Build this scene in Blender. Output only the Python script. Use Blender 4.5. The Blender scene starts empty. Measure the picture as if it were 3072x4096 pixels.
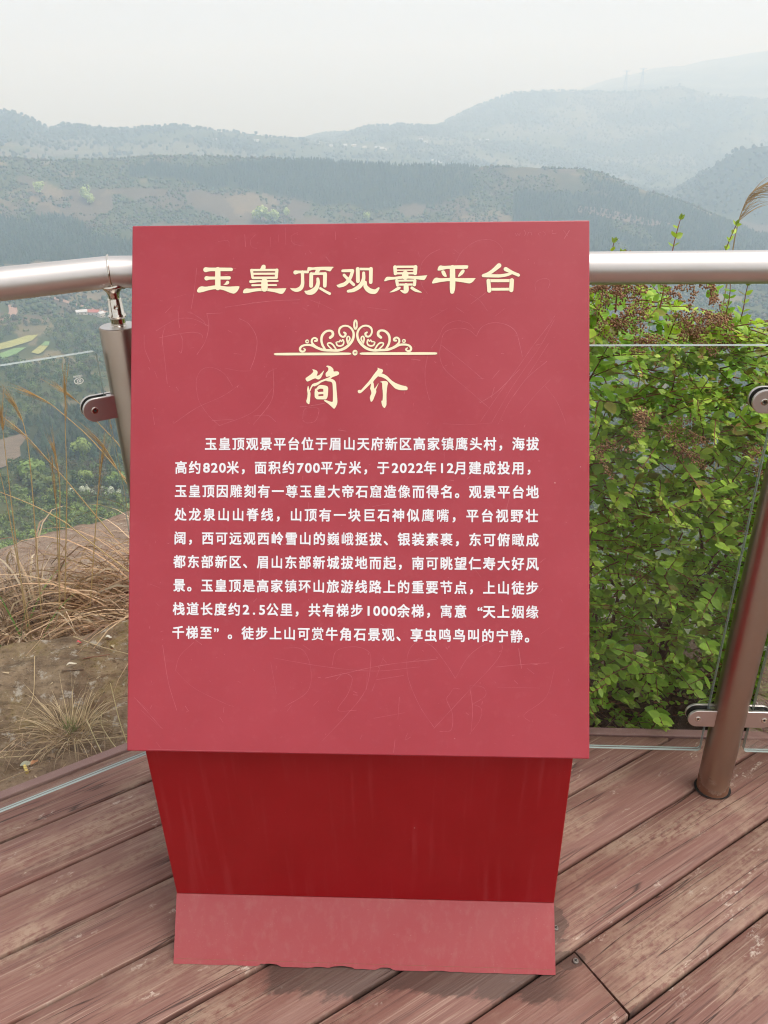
import bpy, bmesh, math, random
import numpy as np
from mathutils import Vector, Matrix, geometry
random.seed(7)
rng = np.random.default_rng(11)
SC = bpy.context.scene
COL = SC.collection
R = math.radians

# ------------------------------------------------------------------ camera
PITCH, ROLL, EYE = R(27.0489), R(-1.0951), 1.5
cam_d = bpy.data.cameras.new("camera"); cam = bpy.data.objects.new("camera", cam_d); COL.objects.link(cam)
_f = Vector((0, math.cos(PITCH), -math.sin(PITCH))); _u = Vector((0, math.sin(PITCH), math.cos(PITCH))); _r = Vector((1, 0, 0))
_r2 = _r * math.cos(ROLL) + _u * math.sin(ROLL); _u2 = -_r * math.sin(ROLL) + _u * math.cos(ROLL)
cam.matrix_world = Matrix(((_r2.x, _u2.x, -_f.x, 0), (_r2.y, _u2.y, -_f.y, 0), (_r2.z, _u2.z, -_f.z, EYE), (0, 0, 0, 1)))
cam_d.sensor_fit = 'HORIZONTAL'; cam_d.sensor_width = 36; cam_d.lens = 37.287
cam_d.clip_start = 0.02; cam_d.clip_end = 30000
SC.camera = cam

# ------------------------------------------------------------------ light: thin overcast
SUN_EL, SUN_AZ = R(64), R(105)           # azimuth measured from +Y towards +X
world = bpy.data.worlds.new("World"); SC.world = world; world.use_nodes = True
wt = world.node_tree; wt.nodes.clear()
sky = wt.nodes.new('ShaderNodeTexSky'); sky.sky_type = 'NISHITA'; sky.sun_disc = False
sky.sun_elevation = SUN_EL; sky.sun_rotation = SUN_AZ
sky.air_density = 1.2; sky.dust_density = 6.0; sky.ozone_density = 1.0; sky.altitude = 800
hs = wt.nodes.new('ShaderNodeHueSaturation'); hs.inputs['Saturation'].default_value = 0.06
bg = wt.nodes.new('ShaderNodeBackground'); bg.inputs['Strength'].default_value = 0.125
wo = wt.nodes.new('ShaderNodeOutputWorld')
cl = wt.nodes.new('ShaderNodeMix'); cl.data_type = 'RGBA'; cl.inputs[0].default_value = .6; cl.inputs[7].default_value = (3.42, 3.58, 3.86, 1)   # cloud veil over the clear sky
wt.links.new(sky.outputs[0], hs.inputs['Color']); wt.links.new(hs.outputs[0], cl.inputs[6]); wt.links.new(cl.outputs[2], bg.inputs['Color']); wt.links.new(bg.outputs[0], wo.inputs['Surface'])
sun_d = bpy.data.lights.new("sun", 'SUN'); sun = bpy.data.objects.new("sun", sun_d); COL.objects.link(sun)
sun_d.energy = 1.75; sun_d.angle = R(45); sun_d.color = (1.0, 0.98, 0.96)
_s = Vector((math.sin(SUN_AZ) * math.cos(SUN_EL), math.cos(SUN_AZ) * math.cos(SUN_EL), math.sin(SUN_EL)))
sun.rotation_euler = _s.to_track_quat('Z', 'Y').to_euler()
SC.view_settings.view_transform = 'Standard'; SC.view_settings.look = 'None'
SC.view_settings.exposure = 1.0; SC.view_settings.gamma = 1.0; SC.view_settings.use_curve_mapping = False
SC.render.engine = 'CYCLES'
SC.cycles.use_denoising = True; SC.cycles.filter_width = 1.15
SC.cycles.max_bounces = 8; SC.cycles.transparent_max_bounces = 24; SC.cycles.volume_bounces = 2
SC.cycles.use_adaptive_sampling = True; SC.cycles.adaptive_threshold = 0.02

# ------------------------------------------------------------------ helpers
def link(o, parent=None):
    COL.objects.link(o)
    if parent is not None: o.parent = parent
    return o

def tag(o, label=None, cat=None, group=None, kind=None):
    if label: o['label'] = label
    if cat: o['category'] = cat
    if group: o['group'] = group
    if kind: o['kind'] = kind
    return o

def empty(name, loc, label, cat, group=None):
    o = bpy.data.objects.new(name, None); o.location = loc; o.empty_display_size = .1
    link(o); return tag(o, label, cat, group)

class MB:
    """collects polygons, built as one mesh object"""
    def __init__(s): s.v = []; s.f = []; s.m = []
    def add(s, V, F, mi=0):
        k = len(s.v); s.v += [tuple(x) for x in V]; s.f += [tuple(i + k for i in q) for q in F]; s.m += [mi] * len(F)
    def box(s, lo, hi, mi=0, M=None):
        P = [Vector((x, y, z)) for z in (lo[2], hi[2]) for y in (lo[1], hi[1]) for x in (lo[0], hi[0])]
        if M is not None: P = [M @ p for p in P]
        s.add(P, [(0, 2, 3, 1), (4, 5, 7, 6), (0, 1, 5, 4), (2, 6, 7, 3), (0, 4, 6, 2), (1, 3, 7, 5)], mi)
    def tube(s, pts, rad, n=12, mi=0, cap=True):
        pts = [Vector(p) for p in pts]; rads = rad if isinstance(rad, (list, tuple)) else [rad] * len(pts)
        rings = []
        up = None
        for i, p in enumerate(pts):
            a = (pts[i] - pts[i - 1]).normalized() if i else None
            b = (pts[i + 1] - pts[i]).normalized() if i < len(pts) - 1 else None
            t = ((a or b) + (b or a)).normalized()
            if up is None: up = t.orthogonal().normalized()
            up = (up - t * up.dot(t)).normalized(); sd = t.cross(up)
            k = 1.0
            if a and b: k = 1.0 / max(.4, t.dot(a))
            ring = []
            bend = (b - a) if (a and b) else None
            for j in range(n):
                w = 2 * math.pi * j / n; q = up * math.cos(w) + sd * math.sin(w)
                if bend is not None and bend.length > 1e-4:
                    e = bend.normalized(); e = (e - t * e.dot(t)); 
                    if e.length > 1e-6:
                        e.normalize(); q = q + e * (q.dot(e) * (k - 1))
                ring.append(p + q * rads[i])
            rings.append(ring)
        V = [q for r_ in rings for q in r_]; F = []
        for i in range(len(pts) - 1):
            for j in range(n):
                F.append((i * n + j, i * n + (j + 1) % n, (i + 1) * n + (j + 1) % n, (i + 1) * n + j))
        if cap: F += [tuple(range(n))[::-1], tuple((len(pts) - 1) * n + j for j in range(n))]
        s.add(V, F, mi)
    def lathe(s, prof, n=24, M=None, mi=0):
        V = []; F = []
        for r_, z in prof:
            for j in range(n):
                w = 2 * math.pi * j / n; p = Vector((r_ * math.cos(w), r_ * math.sin(w), z)); V.append(M @ p if M is not None else p)
        for i in range(len(prof) - 1):
            for j in range(n): F.append((i * n + j, i * n + (j + 1) % n, (i + 1) * n + (j + 1) % n, (i + 1) * n + j))
        F.append(tuple(range(n))[::-1]); F.append(tuple((len(prof) - 1) * n + j for j in range(n)))
        s.add(V, F, mi)
    def prism(s, outline, d0, d1, M=None, mi=0):
        n = len(outline); V = [Vector((x, y, d0)) for x, y in outline] + [Vector((x, y, d1)) for x, y in outline]
        if M is not None: V = [M @ p for p in V]
        F = [tuple(range(n))[::-1], tuple(range(n, 2 * n))] + [(i, (i + 1) % n, n + (i + 1) % n, n + i) for i in range(n)]
        s.add(V, F, mi)
    def build(s, name, mats, parent=None, smooth=False, bevel=0, seg=2, auto=None):
        me = bpy.data.meshes.new(name); me.from_pydata(s.v, [], s.f)
        for m in (mats if isinstance(mats, (list, tuple)) else [mats]): me.materials.append(m)
        me.polygons.foreach_set('material_index', s.m)
        bm = bmesh.new(); bm.from_mesh(me); bmesh.ops.recalc_face_normals(bm, faces=bm.faces)
        bm.to_mesh(me); bm.free()
        if smooth: me.polygons.foreach_set('use_smooth', [True] * len(me.polygons))
        if auto is not None: me.set_sharp_from_angle(angle=R(auto))
        me.update()
        o = bpy.data.objects.new(name, me); link(o, parent)
        if bevel:
            b = o.modifiers.new('bevel', 'BEVEL'); b.width = bevel; b.segments = seg; b.limit_method = 'ANGLE'; b.angle_limit = R(40)
        return o

def mesh_np(name, V, F, mat, parent=None, col=None, smooth=False):
    """large mesh from arrays; col is one colour per vertex"""
    V = np.asarray(V, np.float32); F = np.asarray(F, np.int32); k = F.shape[1]
    me = bpy.data.meshes.new(name)
    me.vertices.add(len(V)); me.vertices.foreach_set('co', V.ravel())
    me.loops.add(F.size); me.loops.foreach_set('vertex_index', F.ravel())
    me.polygons.add(len(F)); me.polygons.foreach_set('loop_start', np.arange(0, F.size, k, dtype=np.int32))
    me.polygons.foreach_set('loop_total', np.full(len(F), k, np.int32))
    if smooth: me.polygons.foreach_set('use_smooth', np.ones(len(F), bool))
    if col is not None:
        a = me.color_attributes.new('col', 'FLOAT_COLOR', 'POINT')
        c = np.ones((len(V), 4), np.float32); c[:, :3] = col; a.data.foreach_set('color', c.ravel())
    me.materials.append(mat); me.update(calc_edges=True)
    o = bpy.data.objects.new(name, me); return link(o, parent)

def vhash(ix, iy, seed):
    h = (ix.astype(np.int64) * 374761393 + iy.astype(np.int64) * 668265263 + seed * 1442695041) & 0xffffffff
    h = ((h ^ (h >> 13)) * 1274126177) & 0xffffffff
    return ((h ^ (h >> 16)) & 0xffff) / 65535.0
def vnoise(x, y, seed=0):
    x = np.asarray(x, float); y = np.asarray(y, float)
    ix = np.floor(x); iy = np.floor(y); fx = x - ix; fy = y - iy
    fx = fx * fx * (3 - 2 * fx); fy = fy * fy * (3 - 2 * fy)
    a = vhash(ix, iy, seed); b = vhash(ix + 1, iy, seed); c = vhash(ix, iy + 1, seed); d = vhash(ix + 1, iy + 1, seed)
    return (a * (1 - fx) + b * fx) * (1 - fy) + (c * (1 - fx) + d * fx) * fy
def fbm(x, y, seed=0, o=4):
    s = 0; a = .5; t = 0
    for i in range(o):
        s = s + a * vnoise(x * 2 ** i, y * 2 ** i, seed + i * 17); t += a; a *= .5
    return s / t

# ------------------------------------------------------------------ materials
class NT:
    def __init__(s, name):
        s.m = bpy.data.materials.new(name); s.m.use_nodes = True; s.t = s.m.node_tree; s.t.nodes.clear()
        s.out = s.t.nodes.new('ShaderNodeOutputMaterial')
    def n(s, typ, props=None, **inp):
        nd = s.t.nodes.new('ShaderNode' + typ)
        for k, v in (props or {}).items(): setattr(nd, k, v)
        for k, v in inp.items():
            key = int(k[1:]) if k[0] == 'i' and k[1:].isdigit() else k.replace('_', ' ')
            s.set(nd.inputs[key], v)
        return nd
    def set(s, sock, v):
        if isinstance(v, bpy.types.Node): v = v.outputs[0]
        if isinstance(v, bpy.types.NodeSocket): s.t.links.new(v, sock)
        elif isinstance(v, (tuple, list)):
            sock.default_value = tuple(v) + (1,) if len(sock.default_value) == 4 and len(v) == 3 else tuple(v)
        else: sock.default_value = v
    def math(s, op, a, b=0.0, clamp=False):
        return s.n('Math', dict(operation=op, use_clamp=clamp), i0=a, i1=b)
    def mix(s, f, a, b, blend='MIX'):
        nd = s.t.nodes.new('ShaderNodeMix'); nd.data_type = 'RGBA'; nd.blend_type = blend
        s.set(nd.inputs[0], f); s.set(nd.inputs[6], a); s.set(nd.inputs[7], b); return nd.outputs[2]
    def ramp(s, f, lo, hi, a=0.0, b=1.0):
        return s.n('MapRange', dict(clamp=True), Value=f, From_Min=lo, From_Max=hi, To_Min=a, To_Max=b)
    def coords(s, scale=(1, 1, 1), rot=(0, 0, 0), kind='Object'):
        tc = s.t.nodes.new('ShaderNodeTexCoord')
        return s.n('Mapping', None, Vector=tc.outputs[kind], Rotation=rot, Scale=scale)
    def noise(s, vec, scale, detail=4, rough=.55, dist=0.0):
        return s.n('TexNoise', None, Vector=vec, Scale=scale, Detail=detail, Roughness=rough, Distortion=dist).outputs['Fac']
    def bump(s, h, strength=.3, dist=.002):
        return s.n('Bump', None, Height=h, Strength=strength, Distance=dist)
    def pbr(s, base, rough=.5, metal=0.0, normal=None, ior=1.5, spec=.5):
        p = s.n('BsdfPrincipled', None, Base_Color=base, Roughness=rough, Metallic=metal, IOR=ior)
        s.set(p.inputs['Specular IOR Level'], spec)
        if normal is not None: s.set(p.inputs['Normal'], normal)
        return p
    def done(s, sh): s.t.links.new(sh.outputs[0] if isinstance(sh, bpy.types.Node) else sh, s.out.inputs['Surface']); return s.m

def plain(name, base, rough=.6, metal=0, var=.15, scale=20):
    n = NT(name); f = n.noise(n.coords(), scale)
    c = n.mix(f, tuple(b * (1 - var) for b in base), tuple(min(1, b * (1 + var)) for b in base))
    return n.done(n.pbr(c, rough, metal))

def mat_paint(name='red_paint', A=(.300, .0125, .0245), B=(.34, .0225, .038), spec=.68):
    n = NT(name); v = n.coords()
    blot = n.noise(v, 5, 5, .6); fine = n.noise(v, 220, 3, .6)
    run = n.noise(n.coords((60, 60, 2.5)), 1, 4, .6)
    c = n.mix(n.ramp(blot, .35, .7), A, B)
    c = n.mix(n.ramp(run, .55, .8, 0, .25), c, (.40, .07, .075))
    speck = n.ramp(n.noise(v, 480, 2, .5), .72, .80, 0, .35)
    c = n.mix(speck, c, (.55, .25, .25))
    nick = n.n('TexVoronoi', None, Vector=n.coords((1, 1, .6)), Scale=34.0)
    nk = n.math('MULTIPLY', n.ramp(n.math('ADD', nick.outputs['Distance'], n.math('MULTIPLY', n.noise(v, 300, 2), .05)), .055, .075, 1, 0), n.ramp(n.noise(v, 9, 2), .55, .60), True)
    c = n.mix(n.math('MULTIPLY', nk, .7), c, (.52, .27, .25))
    rg = n.ramp(blot, .3, .75, .30, .42)
    return n.done(n.pbr(c, rg, 0, n.bump(fine, .06, .0006), 1.5, spec))

def mat_paint_base():
    # the foot of the sign: same paint, dusty and chalked
    n = NT('dusty_red_paint'); v = n.coords()
    blot = n.noise(v, 7, 6, .65); fine = n.noise(v, 150, 3, .6); run = n.noise(n.coords((70, 70, 4)), 1, 4, .6)
    c = n.mix(n.ramp(blot, .35, .7), (.31, .026, .032), (.32, .046, .050))
    c = n.mix(n.ramp(run, .5, .8, 0, .35), c, (.36, .13, .115))
    c = n.mix(n.ramp(n.noise(v, 380, 2, .5), .68, .8, 0, .4), c, (.5, .28, .25))
    return n.done(n.pbr(c, n.ramp(blot, .3, .75, .42, .6), 0, n.bump(fine, .12, .0008), 1.5, .9))

def mat_deck():
    n = NT('weathered_deck_paint'); B = -R(31.2267)
    att = n.n('Attribute', dict(attribute_name='col')); bid = att.outputs['Fac']
    tc = n.t.nodes.new('ShaderNodeTexCoord')
    off = n.n('CombineXYZ', None, X=n.math('MULTIPLY', bid, 37.0), Y=0.0, Z=n.math('MULTIPLY', bid, 11.0))
    rot = n.n('VectorRotate', dict(rotation_type='Z_AXIS'), Vector=tc.outputs['Object'], Angle=B)
    vec = n.n('VectorMath', dict(operation='ADD'), i0=rot.outputs[0], i1=off.outputs[0])
    def sc(x, y): return n.n('VectorMath', dict(operation='MULTIPLY'), i0=vec.outputs[0], i1=(x, y, 1)).outputs[0]
    grain = n.noise(sc(5, 120), 1, 5, .65, .4)
    grain2 = n.noise(sc(2.2, 45), 1, 3, .5, .6)
    patch = n.noise(sc(3.2, 9), 1, 6, .62, .3)
    flake = n.noise(sc(60, 90), 1.0, 4, .7, .3)
    tone = n.noise(sc(1.4, 4), 1, 3, .5)
    c = n.mix(n.ramp(tone, .3, .7), (.172, .078, .060), (.208, .104, .082))
    c = n.mix(n.ramp(bid, 0, 1, 0, .45), c, (.158, .078, .062))
    c = n.mix(n.ramp(grain, .45, .72, 0, .6), c, (.27, .165, .13))
    c = n.mix(n.ramp(grain2, .60, .72, 0, .4), c, (.085, .042, .036))
    streak = n.noise(sc(2.4, 170), 1, 4, .6, .2)
    c = n.mix(n.math('MULTIPLY', n.ramp(streak, .585, .635, 0, .6), n.ramp(n.noise(sc(1.2, 7), 1, 3), .42, .58), True), c, (.38, .27, .21))
    c = n.mix(n.ramp(streak, .40, .35, 0, .5), c, (.075, .036, .030))
    wear = n.math('MULTIPLY', n.ramp(patch, .50, .66), n.ramp(n.math('ADD', n.math('MULTIPLY', grain, .5), n.math('MULTIPLY', flake, .6)), .44, .58), True)
    c = n.mix(n.math('MULTIPLY', wear, .6), c, (.36, .265, .19))
    chip = n.math('MULTIPLY', n.ramp(n.noise(sc(7, 16), 1, 5, .65), .60, .68), n.ramp(flake, .52, .60), True)
    c = n.mix(n.math('MULTIPLY', chip, .75), c, (.52, .44, .37))
    crack = n.noise(sc(1.1, 34), 1, 2, .45, .2)
    ck = n.math('MULTIPLY', n.ramp(n.math('ABSOLUTE', n.math('SUBTRACT', crack, .5)), .0, .013, 1, 0), n.ramp(n.noise(sc(2.0, 6), 1, 2), .47, .54), True)
    c = n.mix(n.math('MULTIPLY', ck, .85), c, (.03, .017, .014))
    knot = n.n('TexVoronoi', None, Vector=sc(3.1, 4.5), Scale=1.0).outputs['Distance']
    c = n.mix(n.ramp(n.math('ADD', knot, n.math('MULTIPLY', flake, .03)), .055, .075, .6, 0), c, (.06, .035, .028))
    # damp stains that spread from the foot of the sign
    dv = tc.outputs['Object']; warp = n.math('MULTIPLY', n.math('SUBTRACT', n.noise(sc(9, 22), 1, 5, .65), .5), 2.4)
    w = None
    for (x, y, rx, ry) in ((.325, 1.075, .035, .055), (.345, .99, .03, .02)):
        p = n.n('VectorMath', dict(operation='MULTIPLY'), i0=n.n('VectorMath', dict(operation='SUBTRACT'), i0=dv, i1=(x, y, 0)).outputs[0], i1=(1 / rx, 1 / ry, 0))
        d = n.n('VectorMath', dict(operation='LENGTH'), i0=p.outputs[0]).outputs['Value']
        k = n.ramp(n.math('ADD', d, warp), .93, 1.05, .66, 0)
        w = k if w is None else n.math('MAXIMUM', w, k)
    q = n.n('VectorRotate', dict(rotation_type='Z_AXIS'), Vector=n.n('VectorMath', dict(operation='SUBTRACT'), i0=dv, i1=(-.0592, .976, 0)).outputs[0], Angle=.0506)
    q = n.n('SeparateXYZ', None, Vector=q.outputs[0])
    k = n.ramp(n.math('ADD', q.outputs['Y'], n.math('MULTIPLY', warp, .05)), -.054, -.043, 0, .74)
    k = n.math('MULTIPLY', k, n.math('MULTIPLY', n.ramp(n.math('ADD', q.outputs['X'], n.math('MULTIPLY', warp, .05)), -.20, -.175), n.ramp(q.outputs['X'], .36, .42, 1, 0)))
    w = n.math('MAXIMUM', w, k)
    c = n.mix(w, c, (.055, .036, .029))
    h = n.math('ADD', n.math('MULTIPLY', grain, .6), n.math('SUBTRACT', n.math('MULTIPLY', flake, .35), n.math('MULTIPLY', ck, .8)))
    return n.done(n.pbr(c, n.ramp(patch, .3, .7, .55, .8), 0, n.bump(n.math('ADD', h, streak), .8, .002), 1.5, .35))

def mat_trim():
    n = NT('trim_board_paint'); v = n.coords()
    c = n.mix(n.noise(v, 9, 5), (.17, .088, .080), (.235, .135, .125))
    c = n.mix(n.ramp(n.noise(v, 60, 4, .7), .58, .7, 0, .5), c, (.32, .22, .19))
    return n.done(n.pbr(c, .6, 0, n.bump(n.noise(v, 90, 4), .3, .001)))

def mat_steel(name='brushed_steel', rust=False, rough=.40, base=(.66, .615, .585), dirt=.2):
    n = NT(name); v = n.coords()
    sm = n.noise(v, 14, 5, .6); br = n.noise(n.coords((700, 700, 40)), 1, 3, .5)
    c = n.mix(n.ramp(sm, .35, .75, 0, dirt), base, tuple(b * .62 for b in base))
    rg = n.math('ADD', n.ramp(sm, .3, .8, rough - .02, rough + .06), n.math('MULTIPLY', n.math('SUBTRACT', br, .5), .015))
    met = 1.0
    if rust:
        z = n.n('SeparateXYZ', None, Vector=n.t.nodes.new('ShaderNodeTexCoord').outputs['Object']).outputs['Z']
        k = n.math('ADD', n.ramp(z, .0, .075, .62, -.1), n.math('MULTIPLY', n.math('SUBTRACT', n.noise(v, 26, 5, .6), .5), 1.5))
        k = n.ramp(k, .30, .42)
        spot = n.ramp(n.noise(v, 75, 4, .7), .70, .76, 0, .8)
        spot = n.math('MULTIPLY', spot, n.ramp(z, .05, .25, 1, 0))
        k = n.math('MAXIMUM', k, spot)
        c = n.mix(k, c, (.17, .075, .04)); met = n.ramp(k, 0, 1, 1, 0); rg = n.math('ADD', rg, n.math('MULTIPLY', k, .35))
    return n.done(n.pbr(c, rg, met, None))

def mat_glass():
    n = NT('clear_glass')
    tr = n.n('BsdfTransparent', None, Color=(.990, .997, .993)); gl = n.n('BsdfGlossy', None, Color=(1, 1, 1), Roughness=.01)
    v = n.coords(); fr = n.n('Fresnel', None, IOR=1.5)
    dust = n.n('BsdfDiffuse', None, Color=(.62, .63, .6))
    s1 = n.n('MixShader', None, i0=n.math('MULTIPLY', fr, .25), i1=tr, i2=gl)
    d = n.math('ADD', n.ramp(n.noise(v, 6, 6, .65), .45, .8, .0, .012), n.ramp(n.noise(v, 320, 2, .5), .76, .82, 0, .12))
    return n.done(n.n('MixShader', None, i0=d, i1=s1, i2=dust))
def mat_glass_edge():
    n = NT('ground_glass_edge')
    return n.done(n.pbr((.36, .42, .40), .12, 0, None, 1.5, .8))

def mat_leafy(name, rough=.5, trans=.3, var=.2, vscale=30):
    n = NT(name); a = n.n('Attribute', dict(attribute_name='col')).outputs['Color']
    f = n.noise(n.coords(), vscale, 3)
    c = n.mix(f, n.mix(1.0, a, (1 - var,) * 3, 'MULTIPLY'), n.mix(1.0, a, (1 + var,) * 3, 'MULTIPLY'))
    p = n.pbr(c, rough, 0, None, 1.45, .4)
    if not trans: return n.done(p)
    t = n.n('BsdfTranslucent', None, Color=n.mix(1.0, c, (1.25, 1.3, .7), 'MULTIPLY'))
    return n.done(n.n('MixShader', None, i0=trans, i1=p, i2=t))

def mat_rock(name, a, b, moss=.75, mosscol=(.155, .115, .032)):
    n = NT(name); v = n.coords(); big = n.noise(v, 3.0, 6, .65); mid = n.noise(v, 14, 7, .7); fine = n.noise(v, 90, 5, .7)
    lay = n.noise(n.coords((6, 30, 50), (0, 0, -R(31))), 1, 5, .6, .5)
    c = n.mix(n.ramp(mid, .35, .65), a, b)
    c = n.mix(n.ramp(lay, .5, .68, 0, .6), c, tuple(x * .5 for x in a))
    c = n.mix(n.math('MULTIPLY', n.ramp(big, .46, .60), n.ramp(n.math('ADD', n.math('MULTIPLY', mid, .5), n.math('MULTIPLY', fine, .5)), .46, .58, 0, moss), True), c, mosscol)
    c = n.mix(n.ramp(n.noise(v, 22, 6, .72), .57, .64, 0, .75), c, (.36, .32, .27))
    c = n.mix(n.ramp(fine, .56, .66, 0, .7), c, tuple(x * .35 for x in a))
    h = n.math('ADD', n.math('MULTIPLY', mid, 1.0), n.math('MULTIPLY', fine, .5))
    return n.done(n.pbr(c, .9, 0, n.bump(n.math('ADD', h, n.math('MULTIPLY', lay, .8)), .8, .012), 1.45, .2))

def mat_ground():
    n = NT('hill_ground'); a = n.n('Attribute', dict(attribute_name='col')).outputs['Color']
    tc = n.t.nodes.new('ShaderNodeTexCoord').outputs['Object']
    f = n.noise(tc, .02, 6, .65); g = n.noise(tc, .35, 5, .7); k = n.noise(tc, 40, 5, .7)
    c = n.mix(n.ramp(f, .3, .7), n.mix(1.0, a, (.65, .7, .72), 'MULTIPLY'), n.mix(1.0, a, (1.3, 1.25, 1.2), 'MULTIPLY'))
    c = n.mix(n.ramp(g, .35, .65, .35, 0), c, n.mix(1.0, a, (.45, .5, .45), 'MULTIPLY'))
    c = n.mix(n.ramp(k, .4, .62, 0, .4), c, n.mix(1.0, a, (1.7, 1.5, 1.3), 'MULTIPLY'))
    return n.done(n.pbr(c, .95, 0, n.bump(k, .6, .02), 1.4, .1))

PAINT, PAINT2, PAINT3 = mat_paint(), mat_paint_base(), mat_paint('shaded_unfaded_red', (.27, .0045, .007), (.31, .007, .011), .3)  # column red: unfaded, and deepened so the upright face's shade sits in the colour
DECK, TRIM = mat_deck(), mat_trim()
STEEL, STEEL_POST, STEEL_RAW = mat_steel(), mat_steel('brushed_steel_post', True, .33, (.41, .325, .265), .12), mat_steel('polished_steel', False, .12, (.7, .64, .56), .2)  # post steel is browned: the deck's reflection is put into its base colour
CLAMP = mat_steel('satin_steel_clamp', False, .34, (.64, .58, .555), .2)
GLASS, EDGE = mat_glass(), mat_glass_edge()
CREAM = plain('cream_vinyl', (.80, .675, .46), .45, 0, .05, 60)
WHITE = plain('silver_white_vinyl', (.72, .70, .72), .4, 0, .06, 80)
DARKLINE = plain('dark_letter_rim', (.10, .02, .02), .6)  # darker rim under the edge of every lettering stroke
SCRATCH = plain('scratched_paint', (.43, .10, .115), .6, 0, .25, 90)
DARK = plain('dark_gap', (.012, .010, .009), .9)
RUBBER = plain('dark_rubber', (.03, .028, .027), .7)
LEAF = mat_leafy('shrub_leaf', .42, .30, .12, 60)
SEED = mat_leafy('seed_husk', .7, 0, .3, 200)
BARK = plain('bark', (.11, .062, .045), .85, 0, .35, 60)
REDSTEM = plain('red_stem', (.20, .065, .045), .6, 0, .3, 60)
STRAW = mat_leafy('dry_straw', .65, .15, .3, 40)
FOLI = mat_leafy('far_foliage', .8, .12, .25, .6)
ROCK1 = mat_rock('mossy_sandstone', (.105, .070, .044), (.25, .180, .118))
ROCK2 = mat_rock('bare_sandstone', (.225, .155, .120), (.30, .225, .175), .15, (.09, .07, .05))
GROUND = mat_ground()

# ================================================================== the information sign
S_YAW, S_O = -0.0506247, (-0.0592231, 0.9760054, 0)
W2, Y1, Z1, Y2, Z2 = .74699, .076923, .106698, .065725, .492762
ZB, PL, REC, WP, YB = .516470, .912069, .490126, .790018, .0425033
sign = empty('information_sign', S_O, 'red lectern-shaped information sign with a tilted panel of Chinese lettering, standing on the deck', 'sign')
sign.rotation_euler = (0, 0, S_YAW)
sr, cr = math.sin(REC), math.cos(REC)
PT = .030
PM = Matrix(((1, 0, 0, 0), (0, sr, -cr, YB), (0, cr, sr, ZB), (0, 0, 0, 1)))
panel = bpy.data.objects.new('panel', bpy.data.meshes.new('panel')); link(panel, sign); panel.matrix_local = PM
# column: upright front face, back follows the panel
def pan(v, n): return (YB + v * sr - n * cr, ZB + v * cr + n * sr)
e0 = pan(.012, -PT - .0005); e1 = pan(.80, -PT - .0005)
prof = [(Y1, Z1 + .0005), (Y2, ZB - .012), e0, e1, (e1[0] - .02, e1[1] - .16), (.40, .46), (.40, Z1 + .0005)]
b = MB(); n = len(prof)
V = [(-W2 / 2, y, z) for y, z in prof] + [(W2 / 2, y, z) for y, z in prof]
b.add(V, [tuple(range(n)), tuple(range(2 * n - 1, n - 1, -1))] + [(i, (i + 1) % n, n + (i + 1) % n, n + i) for i in range(n)])
b.build('column', PAINT3, sign, bevel=.0016)
# foot with a sloping front whose lower edge is chipped
b = MB(); N = 150; xs = [-W2 / 2 + W2 * i / N for i in range(N + 1)]
def chip(x):
    q = (x + W2 / 2) / W2
    z = .0012 * max(0, vnoise(np.array([q * 40]), np.array([0.]), 5)[0] - .45)
    for c, w, h in ((.255, .030, .0075), (.445, .035, .006), (.56, .022, .0055), (.39, .02, .0022), (.70, .03, .0016), (.15, .02, .0012)):
        if abs(q - c) < w: z += .6 * h * (1 - (abs(q - c) / w) ** 4) * (.75 + .5 * vnoise(np.array([q * 120]), np.array([3.]), 9)[0])
    return z + .0008
V = []; F = []
for x in xs:
    z = chip(x); t = z / Z1
    V += [(x, Y1 * t, z), (x, Y1 * .25, Z1 * .25), (x, Y1, Z1), (x, .40, Z1), (x, .43, .001), (x, Y1 * t + .004, z)]
for i in range(N):
    for j in range(6): F.append((6 * i + j, 6 * i + (j + 1) % 6, 6 * i + 6 + (j + 1) % 6, 6 * i + 6 + j))
F += [tuple(range(6)), tuple(range(6 * N + 5, 6 * N - 1, -1))]
b.add(V, F); foot = b.build('foot', PAINT2, sign, auto=25)
b = MB(); b.box((-W2 / 2 + .004, .0062, .0006), (W2 / 2 - .004, .020, .009))
b.build('filler_board', plain('swollen_fibreboard', (.20, .12, .06), .9, 0, .5, 90), foot)

# --- lettering: drawn in the units of a flat drawing, carried onto the panel
HM = np.array([0.000440455, 2.05525e-06, -0.632782, 6.1078e-06, -0.000436707, 1.31019, 9.40037e-06, 6.63338e-06, 1.0]).reshape(3, 3)
def uv(x, y):
    q = HM @ np.array([x, y, 1.0]); return q[0] / q[2], q[1] / q[2]
def crom(P, closed, k):
    P = [np.array(p, float) for p in P]; n = len(P); out = []
    for i in range(n if closed else n - 1):
        p1, p2 = P[i], P[(i + 1) % n]
        p0 = P[i - 1] if (closed or i) else 2 * p1 - p2
        p3 = P[(i + 2) % n] if (closed or i + 2 < n) else 2 * p2 - p1
        for j in range(k):
            t = j / k
            out.append(.5 * (2 * p1 + (p2 - p0) * t + (2 * p0 - 5 * p1 + 4 * p2 - p3) * t * t + (3 * p1 - p0 - 3 * p2 + p3) * t ** 3))
    if not closed: out.append(P[-1])
    return out
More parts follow.
